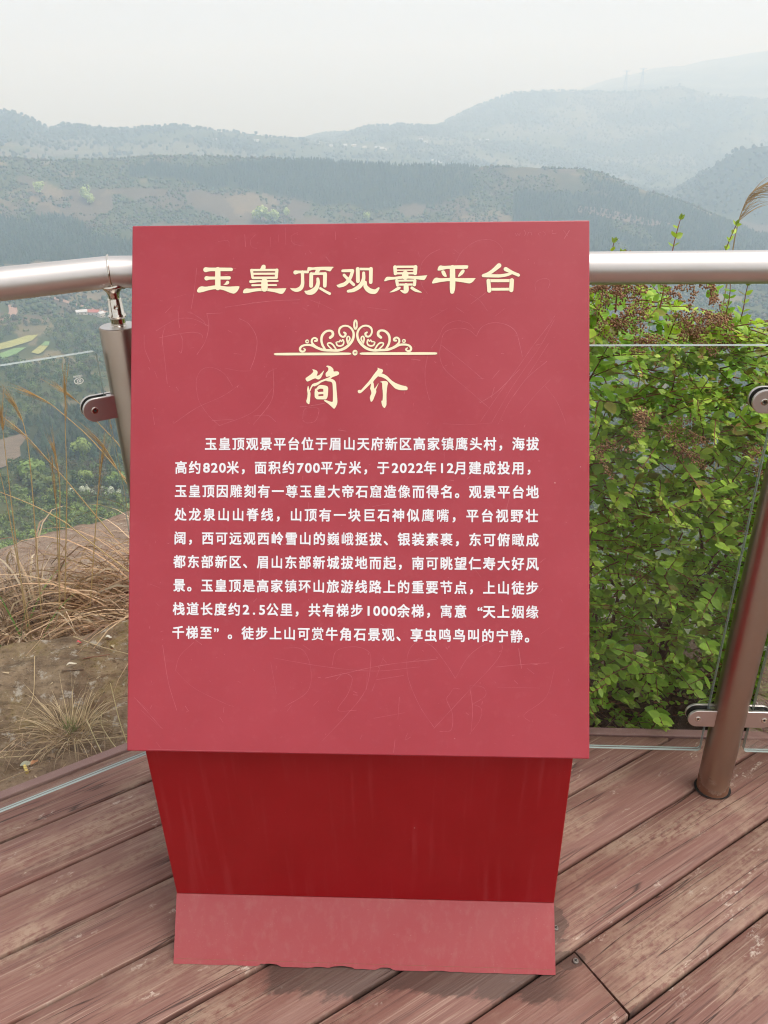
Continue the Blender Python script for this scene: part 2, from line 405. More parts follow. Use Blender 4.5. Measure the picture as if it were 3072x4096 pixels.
class Glyphs:
    def __init__(s, view): s.ox, s.oy, s.k = view; s.b = MB(); s.q = 0; s.z = .0003
    def put(s, P, F, z, mi):
        V = []
        for x, y in P:
            u, v = uv(s.ox + x * s.k, s.oy + y * s.k); V.append((u, v, z))
        s.b.add(V, F, mi)
    def poly(s, P, k=3):
        Q = [tuple(p) for p in crom(P, True, k)]
        tri = geometry.tessellate_polygon([[Vector((x, y, 0)) for x, y in Q]])
        c = np.mean(np.array(Q), 0)
        s.put(Q, [tuple(t) for t in tri], s.z + .0001, 0)
        n = len(Q); O = []
        for i in range(n):
            a = np.array(Q[i - 1]); d = np.array(Q[(i + 1) % n]); t = d - a; L = np.hypot(*t) + 1e-9
            O.append((t[1] / L, -t[0] / L))
        area = sum(Q[i - 1][0] * Q[i][1] - Q[i][0] * Q[i - 1][1] for i in range(n)); sg = 1 if area > 0 else -1
        o = [(Q[i][0] + O[i][0] * 2.0 * sg, Q[i][1] + O[i][1] * 2.0 * sg) for i in range(n)]
        s.put(list(Q) + o, [(i, (i + 1) % n, n + (i + 1) % n, n + i) for i in range(n)], s.z, 1)
        s.q += 1; s.z = .0003 + (s.q % 14) * .00002
    def stroke(s, P, k=5, smooth=True):
        Q = crom(P, False, k) if smooth and len(P) > 2 else [np.array(p, float) for p in P]
        for grow, z, mi in ((2.0, s.z, 1), (0, s.z + .0001, 0)):
            V = []; n = len(Q)
            for i in range(n):
                t = Q[min(i + 1, n - 1)][:2] - Q[max(i - 1, 0)][:2]; t = t / (np.hypot(*t) + 1e-9); m = np.array([-t[1], t[0]]); w = max(.5, Q[i][2]) + grow
                V += [tuple(Q[i][:2] + m * w), tuple(Q[i][:2] - m * w)]
            F = [(2 * i, 2 * i + 1, 2 * i + 3, 2 * i + 2) for i in range(n - 1)]
            s.put(V, F, z, mi)
            for c, d in ((Q[0], Q[0][:2] - Q[1][:2]), (Q[-1], Q[-1][:2] - Q[-2][:2])):
                a0 = math.atan2(d[1], d[0]); w = max(.5, c[2]) + grow
                arc = [(c[0] + w * math.cos(a0 + a), c[1] + w * math.sin(a0 + a)) for a in np.linspace(-math.pi / 2, math.pi / 2, 9)]
                s.put(arc, [tuple(range(9))], z, mi)
        s.q += 1; s.z = .0003 + (s.q % 14) * .00002
    def build(s, name, col): return s.b.build(name, [col, DARKLINE], panel)
GK = 700 / 1659
g = Glyphs((750, 1020, GK)); st, po = g.stroke, g.poly
# 玉
st([(172, 130, 24), (215, 128, 17), (300, 128, 17), (415, 129, 16)]); st([(287, 130, 25), (287, 300, 26)]); st([(180, 212, 21), (225, 210, 14), (395, 209, 16)])
po([(90, 325), (105, 300), (130, 288), (170, 292), (220, 285), (260, 280), (320, 285), (380, 292), (440, 290), (490, 290), (488, 310), (470, 340), (450, 355), (430, 358), (390, 345), (340, 325), (290, 316), (240, 318), (190, 328), (150, 340), (110, 347), (92, 340)])
po([(340, 270), (355, 262), (370, 240), (385, 237), (396, 248), (393, 262), (380, 272), (355, 275)])
# 皇
po([(700, 108), (705, 95), (720, 86), (738, 92), (742, 108), (735, 130), (690, 132)])
st([(609, 138, 14), (618, 208, 12)]); st([(849, 138, 15), (843, 208, 15)]); st([(605, 137, 11), (852, 137, 11)], smooth=False); st([(615, 172, 10), (850, 172, 10)], smooth=False); st([(622, 211, 12), (845, 211, 12)], smooth=False)
st([(600, 246, 14), (700, 242, 9), (857, 241, 9)]); st([(616, 281, 10), (720, 280, 8), (842, 281, 9)]); st([(731, 245, 30), (731, 312, 31)], smooth=False)
po([(527, 345), (535, 322), (560, 310), (600, 313), (690, 308), (760, 310), (830, 313), (930, 310), (935, 318), (920, 345), (905, 360), (880, 363), (830, 348), (760, 337), (700, 336), (640, 340), (580, 352), (545, 356), (530, 354)])
# 顶
st([(1025, 161, 20), (1060, 157, 13), (1142, 157, 13)]); st([(1092, 158, 16), (1093, 220, 15), (1092, 275, 17), (1073, 312, 20), (1035, 328, 18), (1000, 322, 11), (978, 312, 3)])
po([(1138, 148), (1140, 120), (1150, 110), (1190, 115), (1240, 110), (1380, 110), (1378, 122), (1360, 148), (1345, 152), (1300, 140), (1260, 142), (1215, 138), (1190, 138), (1155, 148)])
st([(1240, 138, 20), (1224, 170, 17)]); st([(1178, 175, 12), (1305, 174, 12)], smooth=False); st([(1176, 178, 18), (1174, 290, 18)]); st([(1306, 178, 19), (1304, 290, 17)])
st([(1238, 224, 14), (1240, 262, 17), (1224, 310, 21), (1185, 345, 26), (1142, 352, 20), (1118, 342, 8)]); st([(1262, 314, 12), (1308, 342, 12), (1350, 364, 13)])
# 观
st([(1473, 149, 13), (1566, 147, 15)]); st([(1568, 150, 15), (1545, 215, 16), (1500, 270, 18), (1442, 290, 17), (1422, 286, 6)]); st([(1487, 190, 14), (1530, 235, 14), (1578, 280, 14)])
st([(1616, 132, 18), (1618, 248, 18)]); st([(1616, 132, 12), (1742, 134, 12)], smooth=False); st([(1741, 132, 18), (1739, 258, 17)])
st([(1672, 170, 14), (1670, 230, 17), (1640, 290, 20), (1580, 330, 18), (1525, 342, 13)]); st([(1688, 258, 14), (1691, 300, 20), (1730, 338, 24), (1780, 346, 21), (1814, 315, 9)])
g.ox, g.oy = 1400, 1020
# 景
st([(428, 116, 17), (432, 178, 16)]); st([(622, 116, 18), (618, 176, 18)]); st([(430, 114, 11), (622, 114, 11)], smooth=False); st([(440, 146, 6), (612, 146, 6)], smooth=False); st([(440, 176, 10), (612, 176, 10)], smooth=False); st([(525, 182, 30), (525, 205, 31)], smooth=False)
po([(326, 245), (335, 225), (355, 208), (420, 210), (500, 200), (640, 202), (728, 196), (728, 205), (710, 235), (690, 240), (630, 232), (530, 225), (440, 232), (370, 240), (335, 250)])
st([(445, 245, 15), (452, 288, 14)]); st([(616, 245, 15), (612, 285, 15)]); st([(445, 245, 9), (618, 244, 9)], smooth=False); st([(452, 282, 10), (612, 282, 10)], smooth=False)
st([(533, 290, 22), (533, 335, 25), (515, 350, 16), (482, 338, 5)])
po([(376, 355), (395, 343), (435, 315), (460, 303), (480, 305), (478, 322), (450, 338), (410, 352)]); po([(575, 310), (590, 300), (620, 320), (682, 355), (660, 358), (620, 350), (590, 333), (575, 320)])
# 平
po([(830, 145), (840, 115), (860, 103), (890, 108), (990, 104), (1110, 104), (1117, 120), (1105, 136), (995, 136), (945, 136), (910, 138), (870, 148), (840, 152)])
po([(867, 158), (885, 150), (900, 160), (917, 205), (905, 212), (885, 203), (870, 178)]); po([(1022, 208), (1035, 180), (1058, 150), (1075, 142), (1086, 155), (1075, 180), (1050, 202), (1035, 210)])
po([(778, 265), (795, 232), (820, 218), (860, 225), (950, 222), (1060, 225), (1180, 225), (1183, 235), (1160, 262), (1130, 275), (1090, 268), (1040, 260), (1000, 255), (945, 252), (900, 255), (850, 262), (800, 272), (783, 273)])
st([(971, 125, 25), (972, 250, 26), (971, 320, 25), (968, 352, 20)])
# 台
st([(1410, 108, 22), (1350, 158, 17), (1300, 190, 17), (1262, 202, 15)]); st([(1262, 202, 15), (1330, 204, 15), (1420, 205, 15), (1490, 194, 14), (1535, 178, 10)]); st([(1473, 142, 20), (1530, 172, 15), (1592, 199, 15)])
st([(1310, 250, 18), (1318, 345, 19)]); st([(1531, 248, 20), (1525, 340, 20)]); st([(1312, 250, 14), (1530, 250, 14)], smooth=False); st([(1318, 331, 13), (1525, 331, 13)], smooth=False)
t = g.build('title_lettering', CREAM); tag(t, 'large cream title of seven characters in a square clerical hand')
# 简介
g = Glyphs((1180, 1440, 500 / 1659)); st, po = g.stroke, g.poly
po([(233, 120), (270, 125), (300, 145), (302, 175), (292, 205), (330, 190), (385, 137), (388, 142), (360, 210), (335, 245), (305, 253), (270, 238), (215, 262), (170, 280), (150, 262), (143, 240), (165, 220), (215, 185), (240, 160), (247, 140)])
po([(418, 82), (435, 70), (478, 82), (512, 115), (518, 148), (560, 146), (586, 158), (588, 183), (565, 200), (500, 225), (470, 250), (430, 262), (400, 262), (440, 235), (470, 208), (425, 220), (410, 195), (415, 165), (440, 140), (447, 115), (440, 95)])
st([(460, 240, 15), (400, 260, 13), (345, 282, 13), (300, 310, 17), (258, 325, 20)]); st([(430, 262, 14), (490, 268, 20), (522, 300, 24), (530, 380, 24), (535, 470, 27), (536, 560, 30), (528, 612, 18)])
po([(388, 535), (415, 528), (495, 552), (530, 520), (562, 545), (552, 605), (525, 642), (500, 625), (450, 580)])
st([(178, 345, 5), (180, 390, 16), (190, 440, 19), (185, 500, 20), (178, 545, 24), (184, 566, 14)]); st([(203, 400, 7), (218, 360, 9), (240, 325, 12)])
st([(278, 385, 10), (288, 425, 24), (290, 480, 25)]); st([(412, 370, 33), (412, 430, 31), (408, 480, 28)]); st([(300, 378, 14), (340, 352, 24), (405, 358, 24)]); st([(310, 437, 16), (390, 431, 15)]); st([(300, 497, 20), (350, 496, 22), (405, 495, 24)])
t = g.build('subtitle_character', CREAM); tag(t, 'left cream brush-written character under the scroll ornament')
g = Glyphs((1180, 1440, 500 / 1659)); st, po = g.stroke, g.poly
po([(1098, 100), (1125, 112), (1160, 122), (1172, 140), (1165, 160), (1150, 178), (1110, 210), (1060, 260), (1035, 295), (1000, 320), (950, 370), (890, 425), (870, 437), (850, 437), (838, 420), (840, 400), (860, 393), (880, 395), (930, 340), (1000, 260), (1050, 190), (1090, 140), (1102, 120)])
po([(1110, 195), (1150, 178), (1190, 190), (1235, 220), (1280, 265), (1340, 305), (1420, 335), (1480, 350), (1497, 370), (1492, 395), (1460, 400), (1400, 398), (1340, 380), (1300, 345), (1250, 290), (1205, 250), (1150, 225), (1110, 215)])
po([(1015, 310), (1038, 288), (1050, 325), (1058, 378), (1105, 315), (1110, 318), (1080, 390), (1083, 420), (1060, 480), (1040, 530), (1015, 553), (1008, 545), (998, 500), (1005, 470), (1018, 440), (1010, 400), (1002, 380), (1005, 360), (1012, 330)])
po([(1130, 290), (1170, 278), (1215, 280), (1238, 300), (1228, 350), (1218, 450), (1218, 580), (1210, 610), (1195, 633), (1180, 628), (1160, 600), (1150, 540), (1165, 535), (1170, 450), (1162, 360), (1160, 310), (1150, 295)])
t = g.build('subtitle_character', CREAM); tag(t, 'right cream brush-written character under the scroll ornament')
# scroll ornament
g = Glyphs((1080, 1260, GK)); st, po = g.stroke, g.poly; CXM = 813
for mir in (0, 1):
    def mm(P): return [((2 * CXM - q[0]) if mir else q[0],) + tuple(q[1:]) for q in P]
    po(mm([(45, 365), (62, 355), (300, 353), (600, 353), (750, 354), (772, 364), (755, 375), (600, 378), (300, 378), (60, 377)]), 2)
    st(mm([(705, 164, 9), (719, 175, 10), (712, 198, 10), (690, 204, 9), (668, 188, 9), (657, 155, 9), (668, 120, 10), (705, 101, 9), (748, 107, 9), (782, 138, 10), (796, 180, 11), (787, 230, 12), (757, 275, 13), (710, 313, 13), (650, 333, 12), (580, 332, 12), (510, 328, 12), (450, 308, 12), (400, 285, 11), (350, 280, 10), (307, 290, 10), (287, 314, 11), (295, 338, 10), (320, 341, 9), (336, 326, 8), (322, 313, 6)]), 6)
    st(mm([(573, 212, 13), (597, 190, 13), (595, 160, 12), (570, 146, 10), (530, 155, 11), (498, 190, 12), (490, 235, 11), (500, 280, 11), (522, 318, 10)]))
    st(mm([(428, 243, 9), (446, 240, 10), (446, 224, 9), (424, 214, 9), (402, 228, 9), (400, 258, 10), (428, 290, 10), (470, 314, 9)]))
    st(mm([(355 + 13 * math.cos(a), 247 + 13 * math.sin(a), 6) for a in np.linspace(0, 6.3, 9)]))
    st(mm([(628, 322, 8), (602, 282, 8), (575, 263, 8), (549, 268, 7), (556, 290, 7), (592, 325, 7)])); st(mm([(745, 256, 7), (759, 225, 8), (752, 204, 7), (738, 203, 7), (731, 225, 8), (739, 264, 8)]))
    st(mm([(630, 258, 7), (640, 284, 8), (668, 292, 8), (695, 280, 8), (702, 252, 7), (692, 230, 6), (682, 250, 6), (668, 235, 6), (660, 253, 6), (648, 250, 6), (632, 256, 6)]), 3)
st([(809 + 16 * math.cos(a), 355 + 18 * math.sin(a), 9) for a in np.linspace(0, 6.3, 11)]); st([(813 + 13 * math.cos(a), 90 + 40 * math.sin(a), 9) for a in np.linspace(0, 6.3, 15)])
t = g.build('scroll_ornament', CREAM); tag(t, 'cream scroll ornament of paired curls on a divided line')
# body text
LINES = [("玉皇顶观景平台位于眉山天府新区高家镇鹰头村，海拔", 818, 2160, 1773), ("高约820米，面积约700平方米，于2022年12月建成投用，", 698, 2160, 1867.5), ("玉皇顶因雕刻有一尊玉皇大帝石窟造像而得名。观景平台地", 697, 2160, 1962), ("处龙泉山山脊线，山顶有一块巨石神似鹰嘴，平台视野壮", 696, 2160, 2056), ("阔，西可远观西岭雪山的巍峨挺拔、银装素裹，东可俯瞰成", 694, 2160, 2150.5), ("都东部新区、眉山东部新城拔地而起，南可眺望仁寿大好风", 692, 2160, 2245), ("景。玉皇顶是高家镇环山旅游线路上的重要节点，上山徒步", 691, 2160, 2340), ("栈道长度约2.5公里，共有梯步1000余梯，寓意“天上姻缘", 689, 2160, 2434.5), ("千梯至”。徒步上山可赏牛角石景观、享虫鸣鸟叫的宁静。", 687, 2155, 2529.5)]
tc = bpy.data.curves.new('lettering', 'FONT'); tc.size = 1; tc.resolution_u = 3
to = bpy.data.objects.new('lettering', tc); COL.objects.link(to)
cache = {}
def glyph(ch):
    if ch not in cache:
        tc.body = ch
        bpy.context.view_layer.update()
        me = bpy.data.meshes.new_from_object(to.evaluated_get(bpy.context.evaluated_depsgraph_get()))
        cache[ch] = ([tuple(v.co) for v in me.vertices], [tuple(p.vertices) for p in me.polygons]); bpy.data.meshes.remove(me)
    return cache[ch]
for k, (txt, xa, xb, yc) in enumerate(LINES):
    narrow = set('0123456789.'); tot = sum(.575 if c in narrow else 1 for c in txt)
    u0, v0 = uv(xa, yc); u1, _ = uv(xb, yc); cell = (u1 - u0) / tot; px = (u1 - u0) / (xb - xa)
    SXg, SYg = 51.0 * px, 54.5 * px; pen = u0; b = MB()
    for c in txt:
        V, F = glyph(c); w = .575 if c in narrow else 1
        if c in narrow: xs_ = [q_[0] for q_ in V]; x0 = pen + w * cell / 2 - (min(xs_) + max(xs_)) / 2 * SXg * 1.12; sx, sy, dv = SXg * 1.12, SYg * .98, .36
        elif c == '“': x0 = pen + cell - .42 * SXg; sx, sy, dv = SXg, SYg, .37
        else: x0 = pen; sx, sy, dv = SXg, SYg, .37
        q = .013 if c in '鹰雕巍嘴瞰裹镇寓缘静赏像窟尊峨姻' else .021
        for h, (dx, dy) in enumerate(((0, 0), (-q, -q), (q, -q), (q, q), (-q, q))):      # heavy weight: the glyph laid five times, a hair apart
            b.add([(x0 + (x + dx) * sx, v0 + (y - dv + dy) * sy, .0004 + .00002 * h) for x, y, z in V], F)
        pen += w * cell
    b.build('text_line', WHITE, panel)
bpy.data.objects.remove(to); bpy.data.curves.remove(tc)

# --- scratches people have left on the panel
def ribbon(b, P, w, z):
    Q = crom([(x, y) for x, y in P], False, 6) if len(P) > 2 else [np.array(p, float) for p in P]
    V = []
    for i in range(len(Q)):
        t = Q[min(i + 1, len(Q) - 1)] - Q[max(0, i - 1)]; t = t / (np.hypot(*t) + 1e-9)
        ww = w * (.35 + .9 * random.random()); m = np.array([-t[1], t[0]]) * ww
        V += [(*uv(*(Q[i] + m)), z), (*uv(*(Q[i] - m)), z)]
    b.add(V, [(2 * i, 2 * i + 1, 2 * i + 3, 2 * i + 2) for i in range(len(Q) - 1)])
def vw(ox, oy, k, P): return [(ox + x * k, oy + y * k) for x, y in P]
b = MB(); SCR = []
A = lambda *P: SCR.append(vw(560, 880, .5666, P)); B_ = lambda *P: SCR.append(vw(1400, 880, .5907, P)); C_ = lambda *P: SCR.append(vw(500, 2500, 1.1453, P))
A((395, 1170), (400, 1110), (430, 1055), (480, 1035), (540, 1045), (600, 1085), (655, 1170)); A((395, 1170), (415, 1270), (480, 1370), (560, 1447)); A((560, 1447), (800, 1350), (940, 1180)); A((940, 1040), (945, 1180), (920, 1290), (800, 1440)); A((890, 1110), (910, 1070), (970, 1040))
A((275, 600), (270, 690), (278, 755)); A((110, 775), (200, 720), (270, 690), (370, 690), (480, 740)); A((350, 640), (440, 700), (465, 740)); A((130, 825), (250, 800), (370, 785), (430, 800), (440, 825)); A((285, 800), (300, 850), (290, 930), (275, 920)); A((470, 650), (485, 740), (460, 850), (400, 945)); A((470, 655), (585, 650)); A((175, 740), (155, 830), (170, 960), (190, 1150)); A((25, 800), (30, 900), (70, 1000)); A((120, 1110), (100, 1060)); A((85, 1350), (100, 1440)); A((700, 690), (770, 730), (825, 830), (815, 950), (780, 1050)); A((660, 935), (720, 945)); A((600, 1040), (700, 1060), (790, 1060)); A((230, 1435), (400, 1320), (580, 1240), (700, 1160)); A((1130, 1315), (1200, 1310), (1310, 1290)); A((1150, 1400), (1160, 1340), (1200, 1320), (1255, 1325), (1265, 1350), (1240, 1415), (1180, 1430), (1150, 1410)); A((800, 1380), (900, 1375), (960, 1420)); A((740, 95), (745, 185)); A((820, 95), (780, 140), (790, 185), (825, 195)); A((920, 115), (922, 185)); A((980, 100), (978, 150)); A((1027, 50), (1030, 170)); A((1115, 85), (1070, 110), (1080, 160), (1140, 180)); A((1380, 80), (1382, 140)); A((550, 145), (620, 140), (630, 180)); A((400, 330), (380, 500), (360, 620)); A((240, 540), (330, 515)); A((600, 610), (900, 570), (1130, 560)); A((1200, 560), (1300, 600), (1380, 640))
B_((855, 790), (800, 745), (720, 735), (640, 765), (615, 850), (610, 930), (650, 1020), (800, 1150), (960, 1290)); B_((855, 790), (890, 730), (960, 700), (1050, 710), (1120, 760), (1150, 860), (1165, 930)); B_((615, 845), (760, 960), (900, 1080)); B_((550, 870), (600, 800), (640, 720), (720, 685), (800, 700), (840, 740)); B_((530, 900), (510, 1020), (515, 1120), (540, 1220)); B_((1385, 650), (1340, 720), (1240, 850), (1130, 1010), (1000, 1190), (880, 1370)); B_((1380, 680), (1290, 850), (1180, 1010), (1080, 1160), (960, 1370)); B_((1340, 840), (1200, 1060), (1080, 1230), (1000, 1388)); B_((1330, 960), (1200, 1070), (1100, 1200)); B_((1355, 1080), (1250, 1190), (1150, 1310)); B_((1320, 1130), (1390, 1220), (1440, 1330), (1459, 1388)); B_((880, 1240), (1000, 1160), (1150, 1010)); B_((960, 1080), (1010, 1020)); B_((630, 1380), (800, 1385), (960, 1375)); B_((470, 360), (490, 290), (540, 235), (610, 200)); B_((470, 380), (490, 450), (525, 500)); B_((715, 290), (760, 215), (840, 155), (910, 138), (980, 150), (1030, 200), (1028, 235)); B_((700, 200), (745, 235)); B_((810, 505), (880, 550), (930, 620)); B_((820, 570), (920, 495)); B_((1255, 490), (1250, 440), (1280, 410), (1330, 405), (1350, 430), (1335, 470)); B_((1115, 95), (1125, 112), (1132, 98), (1142, 112), (1150, 95)); B_((1175, 75), (1185, 95), (1178, 115)); B_((1200, 112), (1205, 92), (1222, 92), (1228, 112)); B_((1290, 92), (1270, 100), (1280, 112)); B_((1300, 85), (1320, 100), (1305, 118)); B_((1365, 75), (1366, 100), (1395, 97)); B_((1445, 135), (1480, 80)); B_((1440, 80), (1470, 120)); B_((660, 600), (540, 670)); B_((720, 595), (770, 630))
C_((1155, 185), (1120, 130), (1070, 70), (1020, 60), (990, 100), (990, 180), (1030, 280), (1080, 355)); C_((1155, 185), (1200, 110), (1260, 65), (1315, 65), (1300, 120), (1200, 230), (1080, 360)); C_((1135, 240), (1125, 260), (1145, 310), (1140, 365), (1100, 370)); C_((1135, 240), (1150, 220), (1170, 222)); C_((1205, 210), (1215, 290), (1210, 370)); C_((1205, 210), (1250, 215), (1260, 245), (1215, 275)); C_((1215, 275), (1245, 290), (1240, 330), (1205, 380)); C_((725, 140), (740, 90), (800, 75), (850, 90), (860, 130), (840, 230), (770, 320), (690, 405)); C_((740, 190), (765, 168), (795, 185), (780, 240), (745, 297), (810, 297)); C_((175, 160), (190, 110), (240, 60)); C_((175, 160), (240, 220), (350, 275), (380, 285)); C_((520, 115), (700, 145), (870, 160), (1030, 145)); C_((700, 185), (900, 140), (1090, 118)); C_((870, 325), (980, 305)); C_((960, 250), (955, 330)); C_((845, 225), (848, 165)); C_((880, 180), (905, 110)); C_((880, 190), (975, 175)); C_((1295, 145), (1400, 135), (1480, 130)); C_((1300, 215), (1450, 218)); C_((1500, 150), (1470, 250), (1395, 310), (1415, 335)); C_((1385, 150), (1375, 80)); C_((510, 130), (530, 240)); C_((555, 80), (620, 85), (650, 150), (640, 230), (560, 285)); C_((40, 265), (90, 320), (130, 365)); C_((55, 300), (125, 362)); C_((30, 255), (80, 300)); C_((130, 70), (150, 200), (180, 300)); C_((1000, 390), (980, 400), (990, 375)); C_((945, 400), (940, 445)); C_((80, 437), (300, 440), (480, 442))
for P in SCR: ribbon(b, P, random.choice((.6, .75, 1.0)), .0003)
for i in range(260):          # short nicks
    x = random.uniform(590, 2290); y = random.uniform(920, 2990); a = random.uniform(0, 3.1); l = random.expovariate(1 / 14)
    ribbon(b, [(x, y), (x + math.cos(a) * l + 1, y + math.sin(a) * l)], random.uniform(.5, 1.3), .00025)
pb = MB(); pb.box((-WP / 2, 0, -PT), (WP / 2, PL, 0)); pb.add(b.v, b.f, 1)
tmp = pb.build('panel_surface', [PAINT, SCRATCH], None, bevel=0)
bmx = bmesh.new(); bmx.from_mesh(tmp.data)
bmesh.ops.bevel(bmx, geom=[e for e in bmx.edges if len(e.link_faces) == 2 and e.calc_face_angle() > .8], offset=.0022, segments=2, affect='EDGES', profile=.5)
bmx.to_mesh(panel.data); bmx.free()
for m_ in (PAINT, SCRATCH): panel.data.materials.append(m_)
md = tmp.data; bpy.data.objects.remove(tmp); bpy.data.meshes.remove(md)

# ================================================================== deck
BA = R(31.2267); TD = np.array([math.cos(BA), math.sin(BA)]); ND = np.array([-math.sin(BA), math.cos(BA)])
LP, RP = np.array([-.493, 1.50]), np.array([.79, 1.42])          # railing posts: the corner post behind the sign and the one on the right
DR = (RP - LP) / np.hypot(*(RP - LP)); NR = np.array([-DR[1], DR[0]])
DL = TD; NL = ND
def clip_t(n, off):        # where the line n=const meets the line at distance off outside the right-hand railing
    # point = ND*n + TD*t ; (point-RP).NR = off
    return (off - (ND * n - RP) @ NR) / (TD @ NR)
seams = [1.577 - .1503 * k for k in range(0, 22)]
rows = [(1.5805, 1.7095)] + [(a - .1503 + .0034, a - .0034) for a in seams]
V = []; F = []; C = []
def plank(n0, n1, ta, tb0, tb1, bid):
    global V, F, C
    st = max(2, int((max(tb0, tb1) - ta) / .12)); base = len(V); ph = random.uniform(0, 99)
    for i in range(st + 1):
        q = i / st
        ts = [ta + (tb0 - ta) * q, ta + (tb1 - ta) * q]
        j0 = (fbm(np.array([ts[0] * 6 + ph]), np.array([1.]), 3, 3)[0] - .5) * .0035; j1 = (fbm(np.array([ts[1] * 6 + ph]), np.array([7.]), 4, 3)[0] - .5) * .0035
        z = (fbm(np.array([ts[0] * 3 + ph]), np.array([2.]), 5, 2)[0] - .5) * .002 + (bid - .5) * .0025
        prof = [(n0 + j0, -.03), (n0 + j0, -.0025 + z), (n0 + .0022 + j0, z - .0004), (n1 - .0022 + j1, z - .0004), (n1 + j1, -.0025 + z), (n1 + j1, -.03)]
        for n_, zz in prof:
            f_ = (n_ - n0) / (n1 - n0); t_ = ts[0] * (1 - f_) + ts[1] * f_
            p = ND * n_ + TD * t_; V.append((p[0], p[1], zz)); C.append((bid,) * 3)
    for i in range(st):
        for k in range(6): F.append((base + 6 * i + k, base + 6 * i + (k + 1) % 6, base + 6 * i + 6 + (k + 1) % 6, base + 6 * i + 6 + k))
    for e in (0, st):
        F.append((base + 6 * e + 0, base + 6 * e + 1, base + 6 * e + 4, base + 6 * e + 5)); F.append((base + 6 * e + 1, base + 6 * e + 2, base + 6 * e + 3, base + 6 * e + 4))
INN = .1705
for k, (n0, n1) in enumerate(rows):
    e0, e1 = clip_t(n0, INN), clip_t(n1, INN)
    e0 = min(e0, 4.2); e1 = min(e1, 4.2)
    if abs(n0 - .5289) < .004:
        plank(n0, n1, -3.2, .827, .829, .35); plank(n0, n1, .831, e0, e1, .8)
    elif k % 3 == 1 and k > 7:
        m = random.uniform(-.5, 1.2); plank(n0, n1, -3.2, m, m, random.random()); plank(n0, n1, m + .003, e0, e1, random.random())
    else: plank(n0, n1, -3.2, e0, e1, random.random())
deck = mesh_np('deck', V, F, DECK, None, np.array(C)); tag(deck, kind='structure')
# edge boards
def edge(a, bq, n_in, n_out, orig, d, nn):
    V = []
    for t_ in (a, bq):
        for o_, z in ((n_in[0 if t_ == a else 1], -.08), (n_in[0 if t_ == a else 1], .0045), (n_out[0 if t_ == a else 1], .0045), (n_out[0 if t_ == a else 1], -.08)):
            p = orig + d * t_ + nn * o_; V.append((p[0], p[1], z))
    m = MB(); m.add(V, [(0, 1, 2, 3), (7, 6, 5, 4)] + [(i, (i + 1) % 4, 4 + (i + 1) % 4, 4 + i) for i in range(4)]); return m.build('edge_board', TRIM, deck, bevel=.0025)
# left edge board runs parallel to the planks; right one parallel to the right-hand rail
tc_in, tc_out = clip_t(1.7128, .1735), clip_t(1.7385, .2)
V = []
def P2(n_, t_): p = ND * n_ + TD * t_; return (p[0], p[1])
m = MB(); q = [P2(1.7128, -3.2), P2(1.7128, tc_in), P2(1.7385, tc_out), P2(1.7385, -3.2)]
m.prism(q, -.08, .0045); m.build('edge_board', TRIM, deck, bevel=.0025)
m = MB(); e = RP + DR * 3.2; q = [P2(1.7128, tc_in), P2(1.7385, tc_out)]
q = [tuple(np.array(q[0]) + DR * .001), tuple(e + NR * .1735), tuple(e + NR * .2), tuple(np.array(q[1]) + DR * .001)]
m.prism(q, -.08, .0048); m.build('edge_board', TRIM, deck, bevel=.0025)
for x, y in ((.334, 1.057), (.359, .986)):
    m = MB(); m.lathe([(.0001, .0022), (.0045, .0022), (.0058, .0012), (.0058, -.004)], 16, Matrix.Translation((x, y, 0))); 
    for a in (0, 1):
        m.box((-.0035, -.0007, .0020), (.0035, .0007, .0026), 1, Matrix.Translation((x, y, 0)) @ Matrix.Rotation(.6 + a * math.pi / 2, 4, 'Z'))
    m.build('deck_screw', [plain('dull_screw', (.22, .19, .17), .45, .8), DARK], deck)
# joists seen through the gaps
m = MB()
for k in range(9):
    t_ = -2.6 + k * .62; q = [P2(-1.5, t_), P2(-1.5, t_ + .05), P2(1.70, t_ + .05), P2(1.70, t_)]
    if t_ < .5: m.prism(q, -.14, -.0305)
for k in range(5):
    t_ = .55 + k * .62; q = [P2(-1.5, t_), P2(-1.5, t_ + .05), P2(1.2 - k * .34, t_ + .05), P2(1.2 - k * .34, t_)]; m.prism(q, -.14, -.0305)
m.build('joist', plain('joist_wood', (.05, .03, .025), .9), deck)

# ================================================================== railing
rail = empty('railing', (RP[0], RP[1], 0), 'stainless steel railing with glass panels bending round the corner behind the red sign', 'railing')
def place(o): o.location = Vector(o.location) - rail.location; return o
def part(m, name, mats, parent=None, **k):
    o = m.build(name, mats, parent or rail, **k)
    if parent is None: o.location = (-RP[0], -RP[1], 0)
    return o
RZ, RR_ = 1.2378, .0282
def P3(p, z): return (float(p[0]), float(p[1]), z)
m = MB(); m.tube([P3(LP - DL * 3.0, RZ), P3(LP - DL * .6, RZ), P3(LP, RZ), P3(LP + DR * .5, RZ), P3(RP + DR * 2.6, RZ)], RR_, 40)
h = part(m, 'handrail', STEEL, smooth=True, auto=35)
